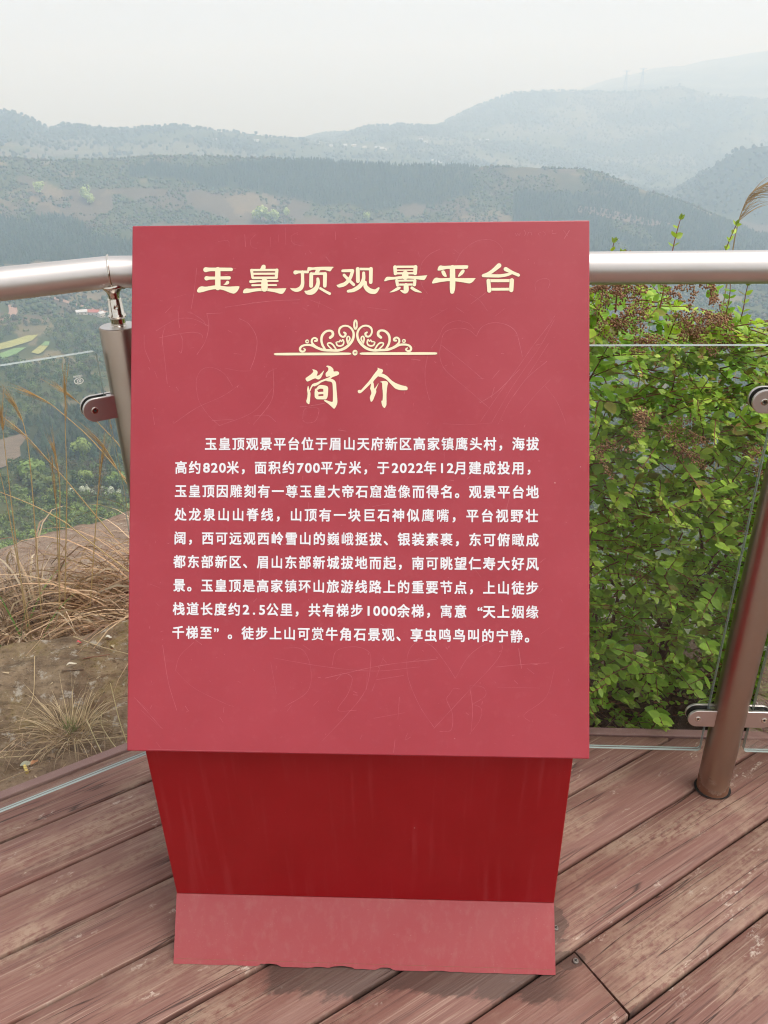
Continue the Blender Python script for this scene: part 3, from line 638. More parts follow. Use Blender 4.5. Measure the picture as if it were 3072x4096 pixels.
# weld bead at the corner
m = MB(); tp = []
for j in range(26):
    w = 2 * math.pi * j / 26; bis = (DL + DR); bis = bis / np.hypot(*bis); nn_ = np.array([-bis[1], bis[0]])
    rr = RR_ + .0006; s_ = math.cos(w) * rr / math.cos((BA - math.atan2(DR[1], DR[0])) / 2)
    tp.append((LP[0] + nn_[0] * s_, LP[1] + nn_[1] * s_, RZ + math.sin(w) * rr))
m.tube(tp + tp[:1], [.0016 + .0008 * random.random() for _ in range(27)], 6); m.build('weld_seam', STEEL_RAW, h, smooth=True)
PR_ = .0368
def post(p, top):
    m = MB(); T = Matrix.Translation((p[0], p[1], 0))
    m.lathe([(PR_, -.1), (PR_, .01), (PR_, top - .0022), (PR_ - .0007, top - .0006), (PR_ - .0024, top)], 56, T)
    o = part(m, 'post', STEEL_POST, smooth=True, auto=35)
    m = MB(); z = top
    m.lathe([(.0148, z), (.0148, z + .001), (.0138, z + .002), (.0138, z + .0145), (.0155, z + .0165), (.0166, z + .019), (.0155, z + .0215), (.0138, z + .0235), (.0132, z + .049), (.0126, z + .0505), (.0105, z + .0507), (.0105, z + .057), (.0125, z + .063), (.0185, z + .0695), (.022, z + .0745)], 36, T)
    mc = MB(); mc.lathe([(PR_ - .0022, top + .0002), (PR_ - .003, top + .0006), (.012, top + .0006)], 56, T); mc.build('cap', STEEL, o)  # post top in the paler steel, without the reflected brown put on the sides
    s_ = m.build('spigot', STEEL_RAW, o, smooth=True, auto=40)
    m = MB(); d = np.array([0., 0.]) - p; d = d / np.hypot(*d)
    M = Matrix.Translation((p[0] + d[0] * .0134, p[1] + d[1] * .0134, z + .037)) @ Matrix.Rotation(math.atan2(d[1], d[0]), 4, 'Z') @ Matrix.Rotation(math.pi / 2, 4, 'Y')
    m.lathe([(.0046, -.001), (.0046, .0012), (.0034, .0016), (.0026, .0004), (.0001, .0002)], 16, M); m.build('grub_screw', STEEL_RAW, o, smooth=True)
    # rough saddle weld under the rail
    m = MB(); m.tube([(p[0] + .024 * math.cos(a), p[1] + .021 * math.sin(a), RZ - RR_ + .0035 + .0015 * math.sin(5 * a)) for a in np.linspace(0, 6.28, 22)], [.0032 + .0015 * random.random() for _ in range(22)], 7); m.build('weld_seam', STEEL_RAW, o, smooth=True)
    return o
post_l = post(LP, 1.1392); tag(post_l, 'corner post half hidden by the red panel')
post_r = post(RP, 1.1392); tag(post_r, 'rust-stained post standing through the deck on the right')
m = MB(); V = []; F = []
for j in range(40):
    w = 2 * math.pi * j / 40; ro = .0378 + .005 * max(0, math.cos(w + .45)) ** 2 + .006 * max(0, math.cos(w - 3.3)) ** 2
    V += [(RP[0] + .036 * math.cos(w), RP[1] + .036 * math.sin(w), .0032), (RP[0] + ro * math.cos(w), RP[1] + ro * math.sin(w), .0032)]
m.add(V, [(2 * j, 2 * j + 1, (2 * j + 3) % 80, (2 * j + 2) % 80) for j in range(40)]); m.build('post_hole', DARK, deck)
# glass: two laminated sheets with a dark interlayer, ground edges
GT = .0115
def rrect(x0, x1, z0, z1, r=.008, n=4):
    P = []
    for cx, cz, a0 in ((x1 - r, z1 - r, 0), (x0 + r, z1 - r, 90), (x0 + r, z0 + r, 180), (x1 - r, z0 + r, 270)):
        for i in range(n + 1):
            a = R(a0 + 90 * i / n); P.append((cx + r * math.cos(a), cz + r * math.sin(a)))
    return P
def frame(p, d, nn): return Matrix(((d[0], 0, nn[0], p[0]), (d[1], 0, nn[1], p[1]), (0, 1, 0, 0), (0, 0, 0, 1)))
def glass(p, d, nn, x0, x1, label):
    M = frame(p, d, nn); O = rrect(x0, x1, .124, 1.0995); n = len(O); m = MB()
    for a, c in ((-GT / 2, -.0006), (.0006, GT / 2)):
        V = [M @ Vector((x, z, a)) for x, z in O] + [M @ Vector((x, z, c)) for x, z in O]
        k = len(m.v); m.add(V, [tuple(range(n))[::-1], tuple(range(n, 2 * n))], 0); m.add(V, [(i, (i + 1) % n, n + (i + 1) % n, n + i) for i in range(n)], 1)
    O2 = rrect(x0 + .0012, x1 - .0012, .1252, 1.0983); n = len(O2)
    V = [M @ Vector((x, z, -.0006)) for x, z in O2] + [M @ Vector((x, z, .0006)) for x, z in O2]
    m.add(V, [(i, (i + 1) % n, n + (i + 1) % n, n + i) for i in range(n)], 2)
    o = part(m, 'glass_panel', [GLASS, EDGE, RUBBER]); tag(o, label); return o, M
gl, ML = glass(LP, DL, NL, -1.75, -.050, 'left glass panel with a white oval safety mark near its upper corner')
gr, MR = glass(RP, DR, NR, -1.17, -.050, 'glass panel between the two posts in front of the shrub')
g2, MR2 = glass(RP, DR, NR, .050, 1.6, 'glass panel right of the rust-stained post')
# safety mark on the left panel, seen from behind: oval, three arcs and a row of characters
b = MB(); zf = -GT / 2 - .0004
def mark(P, w, cx, cz):
    V = []; n = len(P); Q = [np.array(q, float) for q in P]
    for i in range(n):
        t = Q[min(i + 1, n - 1)] - Q[max(i - 1, 0)]; t = t / (np.hypot(*t) + 1e-9); mm_ = np.array([-t[1], t[0]]) * w
        for s_ in (1, -1): q = Q[i] + mm_ * s_; V.append(ML @ Vector((cx + q[0], cz + q[1], zf)))
    b.add(V, [(2 * i, 2 * i + 1, 2 * i + 3, 2 * i + 2) for i in range(n - 1)])
mx, mz = -.0917, 1.0497
mark([(.0080 * math.cos(a), .0057 * math.sin(a)) for a in np.linspace(0, 6.2832, 33)], .00075, mx, mz)
for dx in (-.0046, -.0018, .0010): mark([(dx + .0028 * math.cos(a), .0031 * math.sin(a)) for a in np.linspace(-1.25, 1.25, 10)], .00062, mx, mz)
tcu = bpy.data.curves.new('mark', 'FONT'); tcu.body = 'E003580'; tob = bpy.data.objects.new('mark', tcu); COL.objects.link(tob); bpy.context.view_layer.update()
me = bpy.data.meshes.new_from_object(tob.evaluated_get(bpy.context.evaluated_depsgraph_get()))
wx = max(v.co.x for v in me.vertices); sc_ = .0165 / wx
for h_ in (-.02, .02): b.add([ML @ Vector((mx + .0082 - (v.co.x + h_) * sc_, mz + .0074 + v.co.y * sc_ * 1.05, zf - .00003 * (h_ > 0))) for v in me.vertices], [tuple(p.vertices) for p in me.polygons])
bpy.data.objects.remove(tob); bpy.data.curves.remove(tcu); bpy.data.meshes.remove(me)
ms = b.build('safety_mark', plain('etched_white', (.78, .80, .76), .6), gl)
# D-shaped clamps
def clamp(p, d, nn, z, sgn, label):
    M = frame(p, d * sgn, nn if sgn > 0 else nn)
    def outline(x0, x1, h):
        P = [(x0, -h), (x0, h)]
        r = h; cx = x1 - r
        return P[::-1][:0] + [(x0, -h)] + [(cx + r * math.cos(a), r * math.sin(a)) for a in np.linspace(-math.pi / 2, math.pi / 2, 15)] + [(x0, h)]
    O = [(x, y + z) for x, y in outline(.0335, .0965, .0230)]
    m = MB()
    for a, c in ((-GT / 2 - .0085, -GT / 2 - .0016), (GT / 2 + .0016, GT / 2 + .0085)): m.prism(O, a, c, M)
    m.box((.0335, z - .0215, -GT / 2 - .004), (.0465, z + .0215, GT / 2 + .004), 0, M)
    o = part(m, 'clamp', CLAMP, bevel=.0014); tag(o, label)
    m = MB(); O2 = [(x, y + z) for x, y in outline(.0365, .0955, .0222)]
    for a, c in ((-GT / 2 - .0016, -GT / 2 - .0001), (GT / 2 + .0001, GT / 2 + .0016)): m.prism(O2, a, c, M)
    m.box((.029, z - .018, -.006), (.0335, z + .018, .006), 0, M); m.build('gasket', RUBBER, o)
    m = MB(); Q = M @ Matrix.Translation((.0745, z, -GT / 2 - .0085)) @ Matrix.Rotation(math.pi, 4, 'X')
    m.lathe([(.0066, -.001), (.0066, .0010), (.0056, .0017), (.0036, .0017), (.0030, .0004), (.0001, .0004)], 20, Q, 0)
    m.add([Q @ Vector((.0026 * math.cos(R(60 * k)), .0026 * math.sin(R(60 * k)), .0008)) for k in range(6)], [(0, 1, 2, 3, 4, 5)], 1)
    m.build('bolt', [STEEL_RAW, DARK], o)
clamp(LP, DL, NL, .990, -1, 'upper clamp on the corner post'); clamp(LP, DL, NL, .228, -1, 'lower clamp on the corner post')
for z_, w_ in ((.995, 'upper'), (.2285, 'lower')):
    clamp(RP, DR, NR, z_, -1, w_ + ' clamp on the sign side of the rusty post'); clamp(RP, DR, NR, z_, 1, w_ + ' clamp on the far right side of the rusty post')

# ================================================================== the land: one sheet from the deck to beyond the far ridges
AZ= [-30.94, -23.7, -22.14, -20.27, -19.18, -15.53, -12.64, -9.07, -6.65, -4.81, -2.81, -1.11, 1.36, 3.83, 5.68, 7.64, 8.79, 11.85, 14.68, 17.27, 18.7, 20.58, 22.47, 24.56, 31.62]
RR= [420, 550, 700, 900, 1150, 1450, 1750, 2000, 2350, 2900, 3500, 4300, 5200, 6000, 7600]
EL= [[-21.86, -19.19, -16.4, -13.36, -10.25, -7.45, -4.73, -1.74, -2.4, -1.15, 0.09, -0.46, -0.57, -0.9, -0.69], [-23.54, -20.76, -17.86, -14.55, -11.45, -8.28, -5.34, -2.4, -3.11, -1.5, -0.14, -1.08, -0.99, -1.34, -1.08], [-23.86, -21.0, -18.08, -14.75, -11.61, -8.44, -5.42, -2.56, -3.28, -1.83, 0.03, -1.21, -1.08, -1.43, -1.16], [-24.22, -21.26, -18.32, -14.97, -11.8, -8.62, -5.5, -2.76, -3.49, -2.24, -0.98, -1.37, -1.18, -1.54, -1.26], [-24.42, -21.4, -18.45, -15.09, -11.91, -8.73, -5.55, -2.82, -3.56, -2.3, -0.78, -1.41, -1.24, -1.6, -1.32], [-25.0, -21.8, -18.84, -15.45, -12.22, -9.05, -5.7, -2.58, -3.33, -2.52, -0.99, -1.55, -1.44, -1.81, -1.5], [-25.44, -22.21, -19.19, -15.77, -12.57, -9.38, -6.03, -2.62, -3.38, -2.78, -0.87, -1.66, -1.6, -1.97, -1.65], [-25.87, -22.61, -19.54, -16.11, -12.94, -9.75, -6.41, -2.85, -3.63, -3.1, -1.26, -1.8, -1.78, -2.16, -1.82], [-26.1, -22.83, -19.73, -16.3, -13.17, -9.98, -6.65, -3.08, -3.86, -3.27, -1.66, -1.9, -1.9, -2.28, -1.93], [-26.23, -22.97, -19.85, -16.42, -13.32, -10.14, -6.83, -3.21, -4.0, -3.39, -1.91, -1.96, -1.87, -2.25, -1.94], [-26.34, -23.08, -19.95, -16.53, -13.47, -10.3, -6.98, -3.36, -4.14, -3.52, -2.47, -2.06, -1.46, -1.84, -1.95], [-26.4, -23.15, -20.01, -16.6, -13.58, -10.43, -7.04, -3.45, -4.24, -3.66, -2.57, -1.22, -1.77, -2.15, -1.95], [-26.43, -23.2, -20.06, -16.68, -13.73, -10.6, -7.11, -3.57, -4.36, -3.86, -2.71, -1.15, -1.62, -2.0, -1.96], [-26.41, -23.21, -20.07, -16.73, -13.83, -10.68, -7.17, -3.69, -4.48, -4.05, -3.01, -1.31, -1.24, -1.62, -1.62], [-26.34, -23.17, -20.05, -16.74, -13.87, -10.69, -7.21, -3.74, -4.52, -4.19, -3.24, -1.66, -0.38, -0.75, -1.12], [-26.24, -23.11, -20.0, -16.72, -13.9, -10.68, -7.24, -3.78, -4.56, -4.34, -3.53, -1.82, 0.29, -0.08, -0.6], [-26.17, -23.05, -19.96, -16.71, -13.91, -10.67, -7.25, -3.8, -4.58, -4.42, -3.7, -1.92, 0.58, 0.22, -0.29], [-25.9, -22.85, -19.8, -16.62, -13.91, -10.62, -7.16, -3.9, -4.68, -4.63, -4.14, -2.43, 0.6, 0.24, 0.32], [-25.57, -22.6, -19.59, -16.49, -13.86, -10.54, -7.06, -4.21, -4.98, -4.81, -4.54, -2.9, 0.52, 0.17, 0.94], [-25.21, -22.31, -19.35, -16.34, -13.79, -10.74, -7.65, -5.03, -5.8, -5.56, -4.89, -3.03, 0.61, 0.25, 1.29], [-24.98, -22.13, -19.2, -16.24, -13.74, -10.84, -7.97, -5.41, -6.17, -5.5, -5.09, -3.09, 0.82, 0.47, 1.41], [-24.66, -21.87, -18.99, -16.09, -13.65, -10.96, -8.39, -5.95, -6.71, -4.06, -5.33, -3.18, 0.21, -0.14, 1.48], [-24.3, -21.58, -18.75, -15.92, -13.55, -11.07, -8.8, -6.69, -7.45, -2.76, -5.53, -3.41, 0.0, -0.34, 1.56], [-23.88, -21.23, -18.45, -15.7, -13.42, -11.17, -9.24, -7.56, -8.31, -2.43, -5.75, -3.67, -0.18, -0.52, 1.64], [-22.27, -19.84, -17.28, -14.75, -12.64, -10.56, -8.77, -8.51, -9.23, -1.45, -4.54, -2.86, -0.64, -0.96, 1.51]]
AZ = np.array(AZ); RR = np.array(RR, float); EL = np.array(EL)
# nearer than 420 m the hillside drops away under the platform
NEAR_R = np.array([.4, 1.6, 2.6, 3.4, 5, 9, 20, 60, 150, 300]); NEAR_Z = np.array([-.55, -.45, -.5, -.72, -2.0, -5.2, -13, -44, -103, -178])
ZT = 1.5 + RR[None] * np.tan(np.radians(EL))
def land(az, r):
    """height of the land at compass angle az (degrees from +Y) and distance r"""
    az = np.asarray(az, float); r = np.asarray(r, float)
    a = np.clip(az, AZ[0], AZ[-1])
    cols = np.stack([np.interp(a, AZ, ZT[:, j]) for j in range(len(RR))], -1)
    j = np.clip(np.searchsorted(RR, r) - 1, 0, len(RR) - 2); q = np.clip((r - RR[j]) / (RR[j + 1] - RR[j]), 0, 1.6)
    idx = np.arange(cols.reshape(-1, len(RR)).shape[0]).reshape(r.shape)
    flat = cols.reshape(-1, len(RR)); z0 = flat[idx, j]; z1 = flat[idx, j + 1]; zf = z0 + (z1 - z0) * q
    n0 = np.interp(np.log(np.maximum(r, .4)), np.log(np.append(NEAR_R, 420.)), np.append(NEAR_Z, 0)); w = np.clip((np.log(np.maximum(r, 1)) - math.log(300)) / (math.log(420) - math.log(300)), 0, 1)
    nz = np.interp(np.log(np.maximum(r, .4)), np.log(NEAR_R), NEAR_Z) * (1 - w) + flat[idx, 0] * w
    z = np.where(r < 420, nz, zf)
    x = r * np.sin(np.radians(az)); y = r * np.cos(np.radians(az))
    am = np.clip((r - 300) / 600, 0, 1) * np.minimum(r * .006, 16)
    z = z + am * (fbm(x / 230, y / 230, 2, 5) - .5) * 2
    z = z + .18 * np.clip((r - 3) / 10, 0, 1) * (fbm(x * .8, y * .8, 4, 4) - .5)
    # behind the viewer the ridge carries on as a shoulder
    bk = np.clip((np.abs(az) - 45) / 50, 0, 1); bk = bk * bk * (3 - 2 * bk)
    zb = np.interp(np.log(np.maximum(r, .4)), np.log([.4, 4, 12, 60, 300, 1000, 9000]), [-.6, -.7, -1.2, -6, -30, -120, -230])
    return z * (1 - bk) + zb * bk
def land_xy(x, y):
    x = np.atleast_1d(np.asarray(x, float)); y = np.atleast_1d(np.asarray(y, float))
    return land(np.degrees(np.arctan2(x, y)), np.hypot(x, y))
def zone(az, r):
    """0..1 weights: pine forest, bare brown ground, pale grass"""
    x = r * np.sin(np.radians(az)); y = r * np.cos(np.radians(az))
    n1 = fbm(x / 120, y / 120, 21, 4); n2 = fbm(x / 260, y / 260, 33, 4); n3 = fbm(x / 60, y / 60, 45, 3)
    crest = np.interp(az, [-22, -17, -15, -5, 2, 8, 14, 20, 26], [0, 0, 1, 1, .9, .35, .5, .9, 1])
    pine = crest * (np.abs(r - (1925 + (n1 - .5) * 120)) < np.interp(az, [-15, -5, 5, 12, 25], [30, 85, 85, 45, 90])) 
    pine = np.maximum(pine, (r > 1380 + (n3 - .5) * 200) & (r < np.interp(az, [-34, -25, -18, -14, -11], [1760, 1750, 1640, 1500, 1250]) + (n1 - .5) * 250) & (az < -11))
    pine = np.maximum(pine, (r > 1450) & (r < 1880) & (az > 9) & (n2 > .50))
    pine = np.maximum(pine, (r > 515) & (r < np.interp(az, [-34, -27, -25, -20, -15], [530, 570, 680, 745, 700])) & (az > -26.2) & (az < -8) & (n3 > .25))
    pine = np.maximum(pine, (((r > 2950) & (n2 > .47)) | ((r > 2450) & (r < 3350) & (az > 15) & (n2 > .25))) * 1.0)
    bare = ((n2 > .55) & (n1 > .42) & (r > 1000)) * 1.0
    bare = np.maximum(bare, (r > 1640) & (r < 1850) & (az < 6) & (n1 > .40) & (az > -22)) * (1 - pine)
    tan = ((n3 > .60) & (n2 > .5)) * (1 - pine)
    return pine, bare, tan
azs = np.concatenate([np.arange(-180, -36, 4.0), np.arange(-36, 36.01, .13), np.arange(40, 180, 4.0)])
rs = np.concatenate([np.exp(np.linspace(math.log(.4), math.log(400), 90))[:-1], np.linspace(400, 2700, 190)[:-1], np.exp(np.linspace(math.log(2700), math.log(9000), 90))])
AZg, Rg = np.meshgrid(azs, rs, indexing='ij'); Zg = land(AZg, Rg)
Xg = Rg * np.sin(np.radians(AZg)); Yg = Rg * np.cos(np.radians(AZg))
na, nr = AZg.shape
ids = np.arange(na * nr).reshape(na, nr); nxt = np.vstack([ids[1:], ids[:1]])
F = np.stack([ids[:, :-1], ids[:, 1:], nxt[:, 1:], nxt[:, :-1]], -1).reshape(-1, 4)
pine, bare, tan = zone(AZg, Rg)
cb = fbm(Xg / 90, Yg / 90, 51, 4)[..., None]
Cg = np.array((.046, .062, .028)) * (1 - cb) + np.array((.098, .104, .048)) * cb
Cg = Cg * (1 - .7 * bare[..., None]) + .7 * bare[..., None] * np.array((.115, .085, .066))
Cg = Cg * (1 - .6 * tan[..., None]) + .6 * tan[..., None] * np.array((.19, .15, .09))
Cg = Cg * (1 - .85 * pine[..., None]) + .85 * pine[..., None] * np.array((.030, .042, .024))
far = np.clip((Rg - 2500) / 400, 0, 1)[..., None]
fieldmask = (fbm(Xg / 330, Yg / 210, 77, 4)[..., None] > .56) * far
Cg = Cg * (1 - fieldmask * .8) + fieldmask * .8 * np.array((.135, .135, .095))
nearw = np.clip(1 - (Rg - 6) / 20, 0, 1)[..., None]
soil = np.array((.034, .026, .018)) + .03 * fbm(Xg * 6, Yg * 6, 61, 4)[..., None] * np.array((1.1, .8, .55))
Cg = Cg * (1 - nearw) + soil * nearw
ground = mesh_np('ground', np.stack([Xg, Yg, Zg], -1).reshape(-1, 3), F, GROUND, None, Cg.reshape(-1, 3), True); tag(ground, kind='structure')

# --- sheets laid on the valley floor: crops, bare earth, tracks
def drape(name, poly, m, lift=.5, step=9):
    P = np.array(poly, float); lo = P.min(0); hi = P.max(0)
    bm_ = bmesh.new(); vs = [bm_.verts.new((x, y, 0)) for x, y in P]; bm_.faces.new(vs)
    for ax, nrm in ((0, (1, 0, 0)), (1, (0, 1, 0))):
        for c in np.arange(lo[ax] + step, hi[ax], step):
            pt = [0, 0, 0]; pt[ax] = c
            bmesh.ops.bisect_plane(bm_, geom=bm_.verts[:] + bm_.edges[:] + bm_.faces[:], plane_co=pt, plane_no=nrm)
    z = land_xy([v.co.x for v in bm_.verts], [v.co.y for v in bm_.verts])
    for v, zz in zip(bm_.verts, z): v.co.z = zz + lift
    me = bpy.data.meshes.new(name); bmesh.ops.triangulate(bm_, faces=bm_.faces); bm_.normal_update(); bm_.to_mesh(me); bm_.free(); me.materials.append(m)
    o = bpy.data.objects.new(name, me); link(o); return tag(o, kind='structure')
RAPE = plain('flowering_crop', (.28, .28, .09), .9, 0, .4, .12); CROP = plain('green_crop', (.14, .24, .085), .9, 0, .3, .1)
EARTH = plain('bare_earth', (.155, .11, .075), .95, 0, .55, .12); TRACK = plain('dirt_track', (.30, .19, .145), .95, 0, .25, .2)
drape('field', [(-419.3, 854.3), (-420.4, 868.7), (-412.9, 924.5), (-403.6, 934.2), (-399.3, 903.8), (-403.8, 860.2), (-412.7, 839.0)], RAPE, 1.2)
drape('field', [(-406.1, 824.0), (-400.3, 858.0), (-391.7, 868.9), (-389.4, 835.7), (-396.7, 802.5)], CROP, 1.0)
drape('field', [(-378.4, 848.3), (-382.6, 883.7), (-374.1, 885.0), (-368.6, 854.1), (-369.1, 844.2)], RAPE, 1.2)
drape('field', [(-382.8, 885.4), (-385.5, 905.9), (-380.8, 907.9), (-374.6, 887.3)], CROP, 1.0)
drape('bare_ground', [(-266.5, 510.4), (-266.3, 517.2), (-263.0, 547.7), (-257.0, 541.7), (-248.2, 506.9), (-235.7, 479.7), (-226.9, 442.4), (-225.7, 423.9)], EARTH, .8)
drape('bare_ground', [(419.1, 1767.2), (483.3, 1750.7), (565.4, 1744.4), (612.9, 1738.3), (554.7, 1705.7), (460.3, 1714.5), (411.1, 1740.3)], EARTH, 1.0, 20)
def track(pts, w, m, lift=.9):
    L = []; Rr = []
    Q = crom(pts, False, 8)
    for i in range(len(Q)):
        t = Q[min(i + 1, len(Q) - 1)] - Q[max(0, i - 1)]; t /= np.hypot(*t) + 1e-9; nn_ = np.array([-t[1], t[0]]) * w / 2; L.append(Q[i] + nn_); Rr.append(Q[i] - nn_)
    V = np.array(L + Rr); n = len(L); z = land_xy(V[:, 0], V[:, 1]) + lift
    m_ = MB(); m_.add([(x, y, c) for (x, y), c in zip(V, z)], [(i, i + 1, n + i + 1, n + i) for i in range(n - 1)])
    return tag(m_.build('dirt_track', m), kind='structure')
track([(-475.9, 1152.9), (-465.9, 1144.1), (-439.7, 1126.5), (-417.2, 1112.4), (-393.5, 1103.5), (-369.9, 1090.8), (-340, 1084.2), (-300, 1086)], 9, TRACK)
track([(-471.8, 975), (-470.5, 987.6), (-470.5, 1011.8), (-476.9, 1042.8), (-491.9, 1077.6)], 10, TRACK)

# --- woods
def ico(sub):
    bm_ = bmesh.new(); bmesh.ops.create_icosphere(bm_, subdivisions=sub, radius=1); bm_.verts.ensure_lookup_table()
    V = np.array([v.co[:] for v in bm_.verts]); F = np.array([[v.index for v in f.verts] for f in bm_.faces]); bm_.free(); return V, F
def tmpl_round(seed):
    V, F = ico(2); r_ = np.random.default_rng(seed); d = np.zeros(len(V))
    for _ in range(9):
        c = r_.normal(size=3); c /= np.linalg.norm(c); d = np.maximum(d, np.clip((V @ c - .55) / .45, 0, 1) * r_.uniform(.2, .5))
    W = V * (.62 + d + r_.uniform(-.09, .09, len(V)))[:, None]; W[:, 2] = W[:, 2] * .8 + .75; return W, F
def tmpl_round_small(seed):
    V, F = ico(1); r_ = np.random.default_rng(seed); W = V * (.8 + r_.uniform(-.28, .3, len(V)))[:, None]; W[:, 2] = W[:, 2] * .8 + .7; return W, F
def tmpl_pine(seed, tiers=4, k=7):
    r_ = np.random.default_rng(seed); V = []; F = []
    for t in range(tiers):
        z0 = .12 + .78 * t / tiers; z1 = z0 + .95 / tiers + .12; w = .42 * (1 - t / (tiers + .3)) + .04; b0 = len(V)
        V.append((r_.uniform(-.03, .03), r_.uniform(-.03, .03), min(1.05, z1 + .05)))
        for j in range(k):
            a = 2 * math.pi * (j + r_.uniform(-.3, .3)) / k; q = w * r_.uniform(.55, 1.2); V.append((q * math.cos(a), q * math.sin(a), z0 + r_.uniform(-.05, .05)))
        for j in range(k): F.append((b0, b0 + 1 + j, b0 + 1 + (j + 1) % k))
    return np.array(V), np.array(F)
def tmpl_leafy(seed, n=90, lobes=7):
    """crown of many small leaf clumps gathered into lobes"""
    r_ = np.random.default_rng(seed); V = []; F = []
    L = [(np.array([r_.uniform(-.5, .5), r_.uniform(-.5, .5), r_.uniform(.35, 1.15)]), r_.uniform(.3, .5)) for _ in range(lobes)]
    for i in range(n):
        c, s_ = L[i % lobes]; d = r_.normal(size=3); d /= np.linalg.norm(d); p = c + d * s_ * r_.uniform(.75, 1.05); k = len(V); sz = r_.uniform(.10, .2)
        u = np.cross(d, r_.normal(size=3)); u /= np.linalg.norm(u) + 1e-9; w = np.cross(d, u) + d * r_.uniform(-.5, .5)
        V += [p - u * sz, p + w * sz * .7, p + u * sz, p - w * sz * .7 + d * sz * .3]; F.append((k, k + 1, k + 2)); F.append((k, k + 2, k + 3))
    return np.array(V), np.array(F)
def scatter(name, T, pos, hgt, wid, col, colvar=.25, parent=None):
    """one mesh of many plants built from the templates T"""
    N = len(pos); Vs = []; Fs = []; Cs = []; off = 0
    pick = rng.integers(0, len(T), N)
    for t, (V, F) in enumerate(T):
        I = np.nonzero(pick == t)[0]; n = len(I)
        if not n: continue
        a = rng.uniform(0, 6.28, n); c, s_ = np.cos(a), np.sin(a)
        X = V[None, :, 0] * c[:, None] - V[None, :, 1] * s_[:, None]; Y = V[None, :, 0] * s_[:, None] + V[None, :, 1] * c[:, None]; Z = np.repeat(V[None, :, 2], n, 0)
        P = np.stack([X * wid[I, None], Y * wid[I, None], Z * hgt[I, None]], -1) + pos[I, None, :]
        k = V.shape[0]; Vs.append(P.reshape(-1, 3)); Fs.append((F[None] + (np.arange(n) * k)[:, None, None] + off).reshape(-1, 3)); off += n * k
        jit = rng.uniform(1 - colvar, 1 + colvar, (n, k, 1)) if k > 60 else rng.uniform(1 - colvar * .5, 1 + colvar * .5, (n, k, 1))
        Cs.append((col[I][:, None, :] * jit).reshape(-1, 3))
    return mesh_np(name, np.concatenate(Vs), np.concatenate(Fs), FOLI, parent, np.concatenate(Cs))
def seedpts(n, r0, r1, a0=-36, a1=36):
    az = rng.uniform(a0, a1, n); r = np.sqrt(rng.uniform(r0 ** 2, r1 ** 2, n)); return az, r
def thin(az, r, cell):
    x = r * np.sin(np.radians(az)); y = r * np.cos(np.radians(az)); k = np.floor(x / cell).astype(np.int64) * 100003 + np.floor(y / cell).astype(np.int64)
    _, i = np.unique(k, return_index=True); return az[i], r[i]
def xyz(az, r): return np.stack([r * np.sin(np.radians(az)), r * np.cos(np.radians(az)), land(az, r) - .4], -1)
def pal(n, cols):
    c = np.array(cols)[rng.integers(0, len(cols), n)]; return c * rng.uniform(.75, 1.25, (n, 1))
PINES = [tmpl_pine(i) for i in range(4)]; PINES_S = [tmpl_pine(i + 20, 2, 5) for i in range(3)]
ROUND = [tmpl_round(i) for i in range(4)]; ROUND_S = [tmpl_round_small(i) for i in range(4)]; LEAFY = [tmpl_leafy(i) for i in range(5)]
CLEAR = [np.array(q) for q in ([(-425, 835), (-425, 935), (-398, 940), (-364, 890), (-364, 838), (-398, 795)], [(-268, 505), (-264, 550), (-250, 540), (-232, 480), (-222, 420)])]
def inside(x, y, P):
    r_ = np.zeros(len(x), bool); j = len(P) - 1
    for i in range(len(P)):
        k = ((P[i][1] > y) != (P[j][1] > y)) & (x < (P[j][0] - P[i][0]) * (y - P[i][1]) / (P[j][1] - P[i][1] + 1e-9) + P[i][0]); r_ ^= k; j = i
    return r_
def keep_clear(az, r):
    x = r * np.sin(np.radians(az)); y = r * np.cos(np.radians(az)); ok = np.ones(len(x), bool)
    for P in CLEAR: ok &= ~inside(x, y, P)
    for hx, hy in ((-384, 1077), (-398, 1073.6), (-360, 1061), (-373, 1068)): ok &= np.hypot(x - hx, (y - hy + 14) * .55) > 14
    return az[ok], r[ok]
BROAD = [(.050, .078, .026), (.070, .098, .034), (.095, .118, .045), (.045, .066, .030), (.085, .078, .048), (.06, .09, .03)]
# pines: dense stands
az, r = thin(*seedpts(60000, 500, 2100), 6.5); p_, b_, t_ = zone(az, r); k = p_ > .5; az, r = keep_clear(az[k], r[k]); n = len(az)
nearp = r < 1100
for sel, T, nm, cv in ((nearp, [tmpl_pine(i + 50, 6, 9) for i in range(4)], 'pine_wood', .3), (~nearp, PINES, 'pine_forest', .3)):
    m_ = int(sel.sum()); h_ = rng.uniform(6.5, 10.5, m_)
    o = scatter(nm, T, xyz(az[sel], r[sel]), h_, h_ * rng.uniform(.7, .95, m_), pal(m_, [(.022, .046, .024), (.030, .056, .028), (.026, .043, .030), (.04, .06, .03)]), cv)
    tag(o, 'dark pine stand on the slope just across the valley' if nm == 'pine_wood' else 'dark blue-green pine forest along the middle ridge', 'forest', None, 'stuff')
